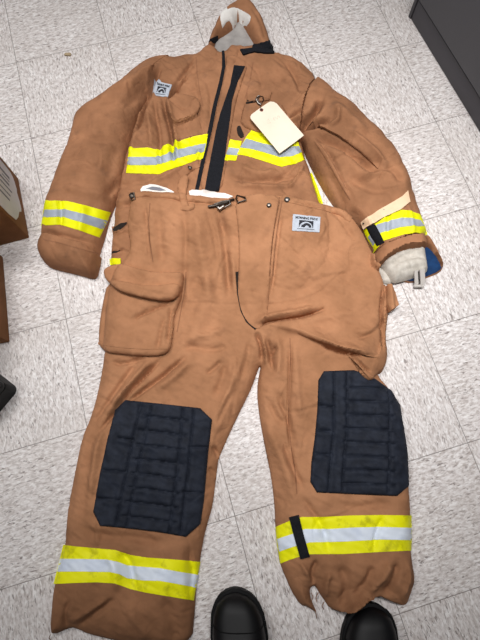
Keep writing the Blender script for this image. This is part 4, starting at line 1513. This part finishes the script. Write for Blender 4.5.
# brace tab standing at the left front
bt = patch('brace_tab', [(177, 182), (183, 174), (189, 175), (187, 184), (186, 196), (189, 206), (182, 207.5), (179, 198)], TT, 0.006, M['trousers'], trousers, edge=0.003, rnd=1, embed=-0.0012)
patch('brace_bar', [(180, 206), (190, 205), (194.5, 203), (195, 207.5), (189, 210.5), (181, 210)], TT, 0.005, M['trousers'], trousers, edge=0.004, rnd=1)

# ================================================================== PAPER TAGS
def card(name, px, z, thick, mat, label, cat, holes=None):
    p = np.array([W([q_], z_)[0] for q_, z_ in zip(px, z)])
    c = p.mean(0)
    n = len(p)
    v = [(a_[0], a_[1], zz + thick) for a_, zz in zip(p, z)] + [(a_[0], a_[1], zz) for a_, zz in zip(p, z)]
    f = [tuple(range(n)), tuple(reversed(range(n, 2 * n)))] + [(i, i + n, (i + 1) % n + n, (i + 1) % n) for i in range(n)]
    o = link_mesh(name, v, f, mat, None, 0, (c[0], c[1], min(z)))
    return tag(o, label, cat)


tag_px = [(267, 103.5), (270, 101.7), (274, 102), (277, 104), (290.5, 120), (304, 135.5), (292, 144.5), (279.5, 153.5), (265, 136), (250.8, 119), (250.3, 117), (251.5, 114.5), (259, 109)]
zc = {}
pc = on(JT, np.array(tag_px, float), 0.008)
zs = samp(JT, pc)
A = np.column_stack([pc, np.ones(len(pc))])
co, *_ = np.linalg.lstsq(A, zs, rcond=None)
gap_ = max(0.0, (zs - A @ co).max())
# interior check
ii = inside(GP, pc)
gap_ = max(gap_, (JT.ravel()[ii] - np.column_stack([GP[ii], np.ones(ii.sum())]) @ co).max())
lowdir = W([(300, 160)])[0] - W([(262, 108)])[0]
lowdir = lowdir / np.linalg.norm(lowdir)
top_ = W([(262, 108)], 0.06)[0]
ztag = A @ co + gap_ + 0.002 + 0.05 * np.maximum((pc - top_) @ lowdir, 0)
ptag = card('paper_tag', tag_px, ztag, 0.0007, M['manila'], 'large cream card tag with clipped corners hanging on the chest by the radio pocket', 'tag', None)


def on_tag(px):
    out = []
    for x, y in px:
        z = 0.06
        for _ in range(20):
            w = W([(x, y)], z)[0]
            z = co @ np.array([w[0], w[1], 1]) + gap_ + 0.002 + 0.05 * max((w - top_) @ lowdir, 0) + 0.0007
        out.append((w[0], w[1], z))
    return out


e_ = on_tag([(261.5, 110)])[0]
ey = lathe('eyelet', (e_[0], e_[1], e_[2] - 0.0002), [(0.0058, 0), (0.0058, 0.0006), (0.0030, 0.0007)], M['reddish'], ptag, 18)
ey['label'] = 'red-brown reinforced hole'
lathe('eyelet_hole', (e_[0], e_[1], e_[2]), [(0.0026, 0), (0.0026, 0.0008), (0.0010, 0.0008)], M['dark'], ey, 12)
for ln in ([(267, 121), (268.5, 119), (269.5, 120), (267.5, 123.5), (271, 122.5)], [(273, 117), (274.5, 120.5)], [(275, 117), (277, 119.5), (278, 116)], [(278.5, 115), (280, 118)]):
    tube('scribble', on_tag(ln), 0.00055, M['pencil'], ptag, 4)
tube('wire', [surf3([(260.5, 106)], JT, 0.009)[0], on_tag([(260, 106)])[0], on_tag([(261.3, 109.6)])[0]], 0.0011, M['steel'], ptag, 6)

# narrow strip tag on the right sleeve
st_px = [(360, 224), (362, 221.5), (364.5, 219.5), (374, 212.5), (385, 205.5), (394, 200.5), (403, 195), (409, 189), (410, 194), (411.3, 200.3), (402, 208), (390, 214), (376, 221.5), (362.8, 231)]
RS = np.maximum(JT, 0)
poly = on(RS, np.array(st_px, float), 0.012)
RB = blur(RS, 0.012) + 0.006
RB = np.maximum(RB, dilate(RS, 3) + 0.002)
cc = poly.mean(0)
strip = shell('paper_tag', poly, lambda P: samp(RB, P) + 0.001, lambda P: samp(RB, P), M['manila_dark'], None, 0.006, 0, (cc[0], cc[1], 0.05))
tag(strip, 'long narrow buff card strip lying across the lime band of the right sleeve', 'tag')
hp_ = on(RB, np.array([(363.5, 223.5)]), 0.001)
lathe('eyelet', (hp_[0, 0], hp_[0, 1], samp(RB, hp_)[0] + 0.0012), [(0.003, 0), (0.003, 0.0008), (0.0012, 0.001)], M['dark'], strip, 12)
hp_ = on(RB, np.array([(384, 209.5)]), 0.001)
lathe('pen_mark', (hp_[0, 0], hp_[0, 1], samp(RB, hp_)[0] + 0.0008), [(0.0014, 0), (0.0014, 0.0006), (0.0006, 0.0008)], M['print'], strip, 10)
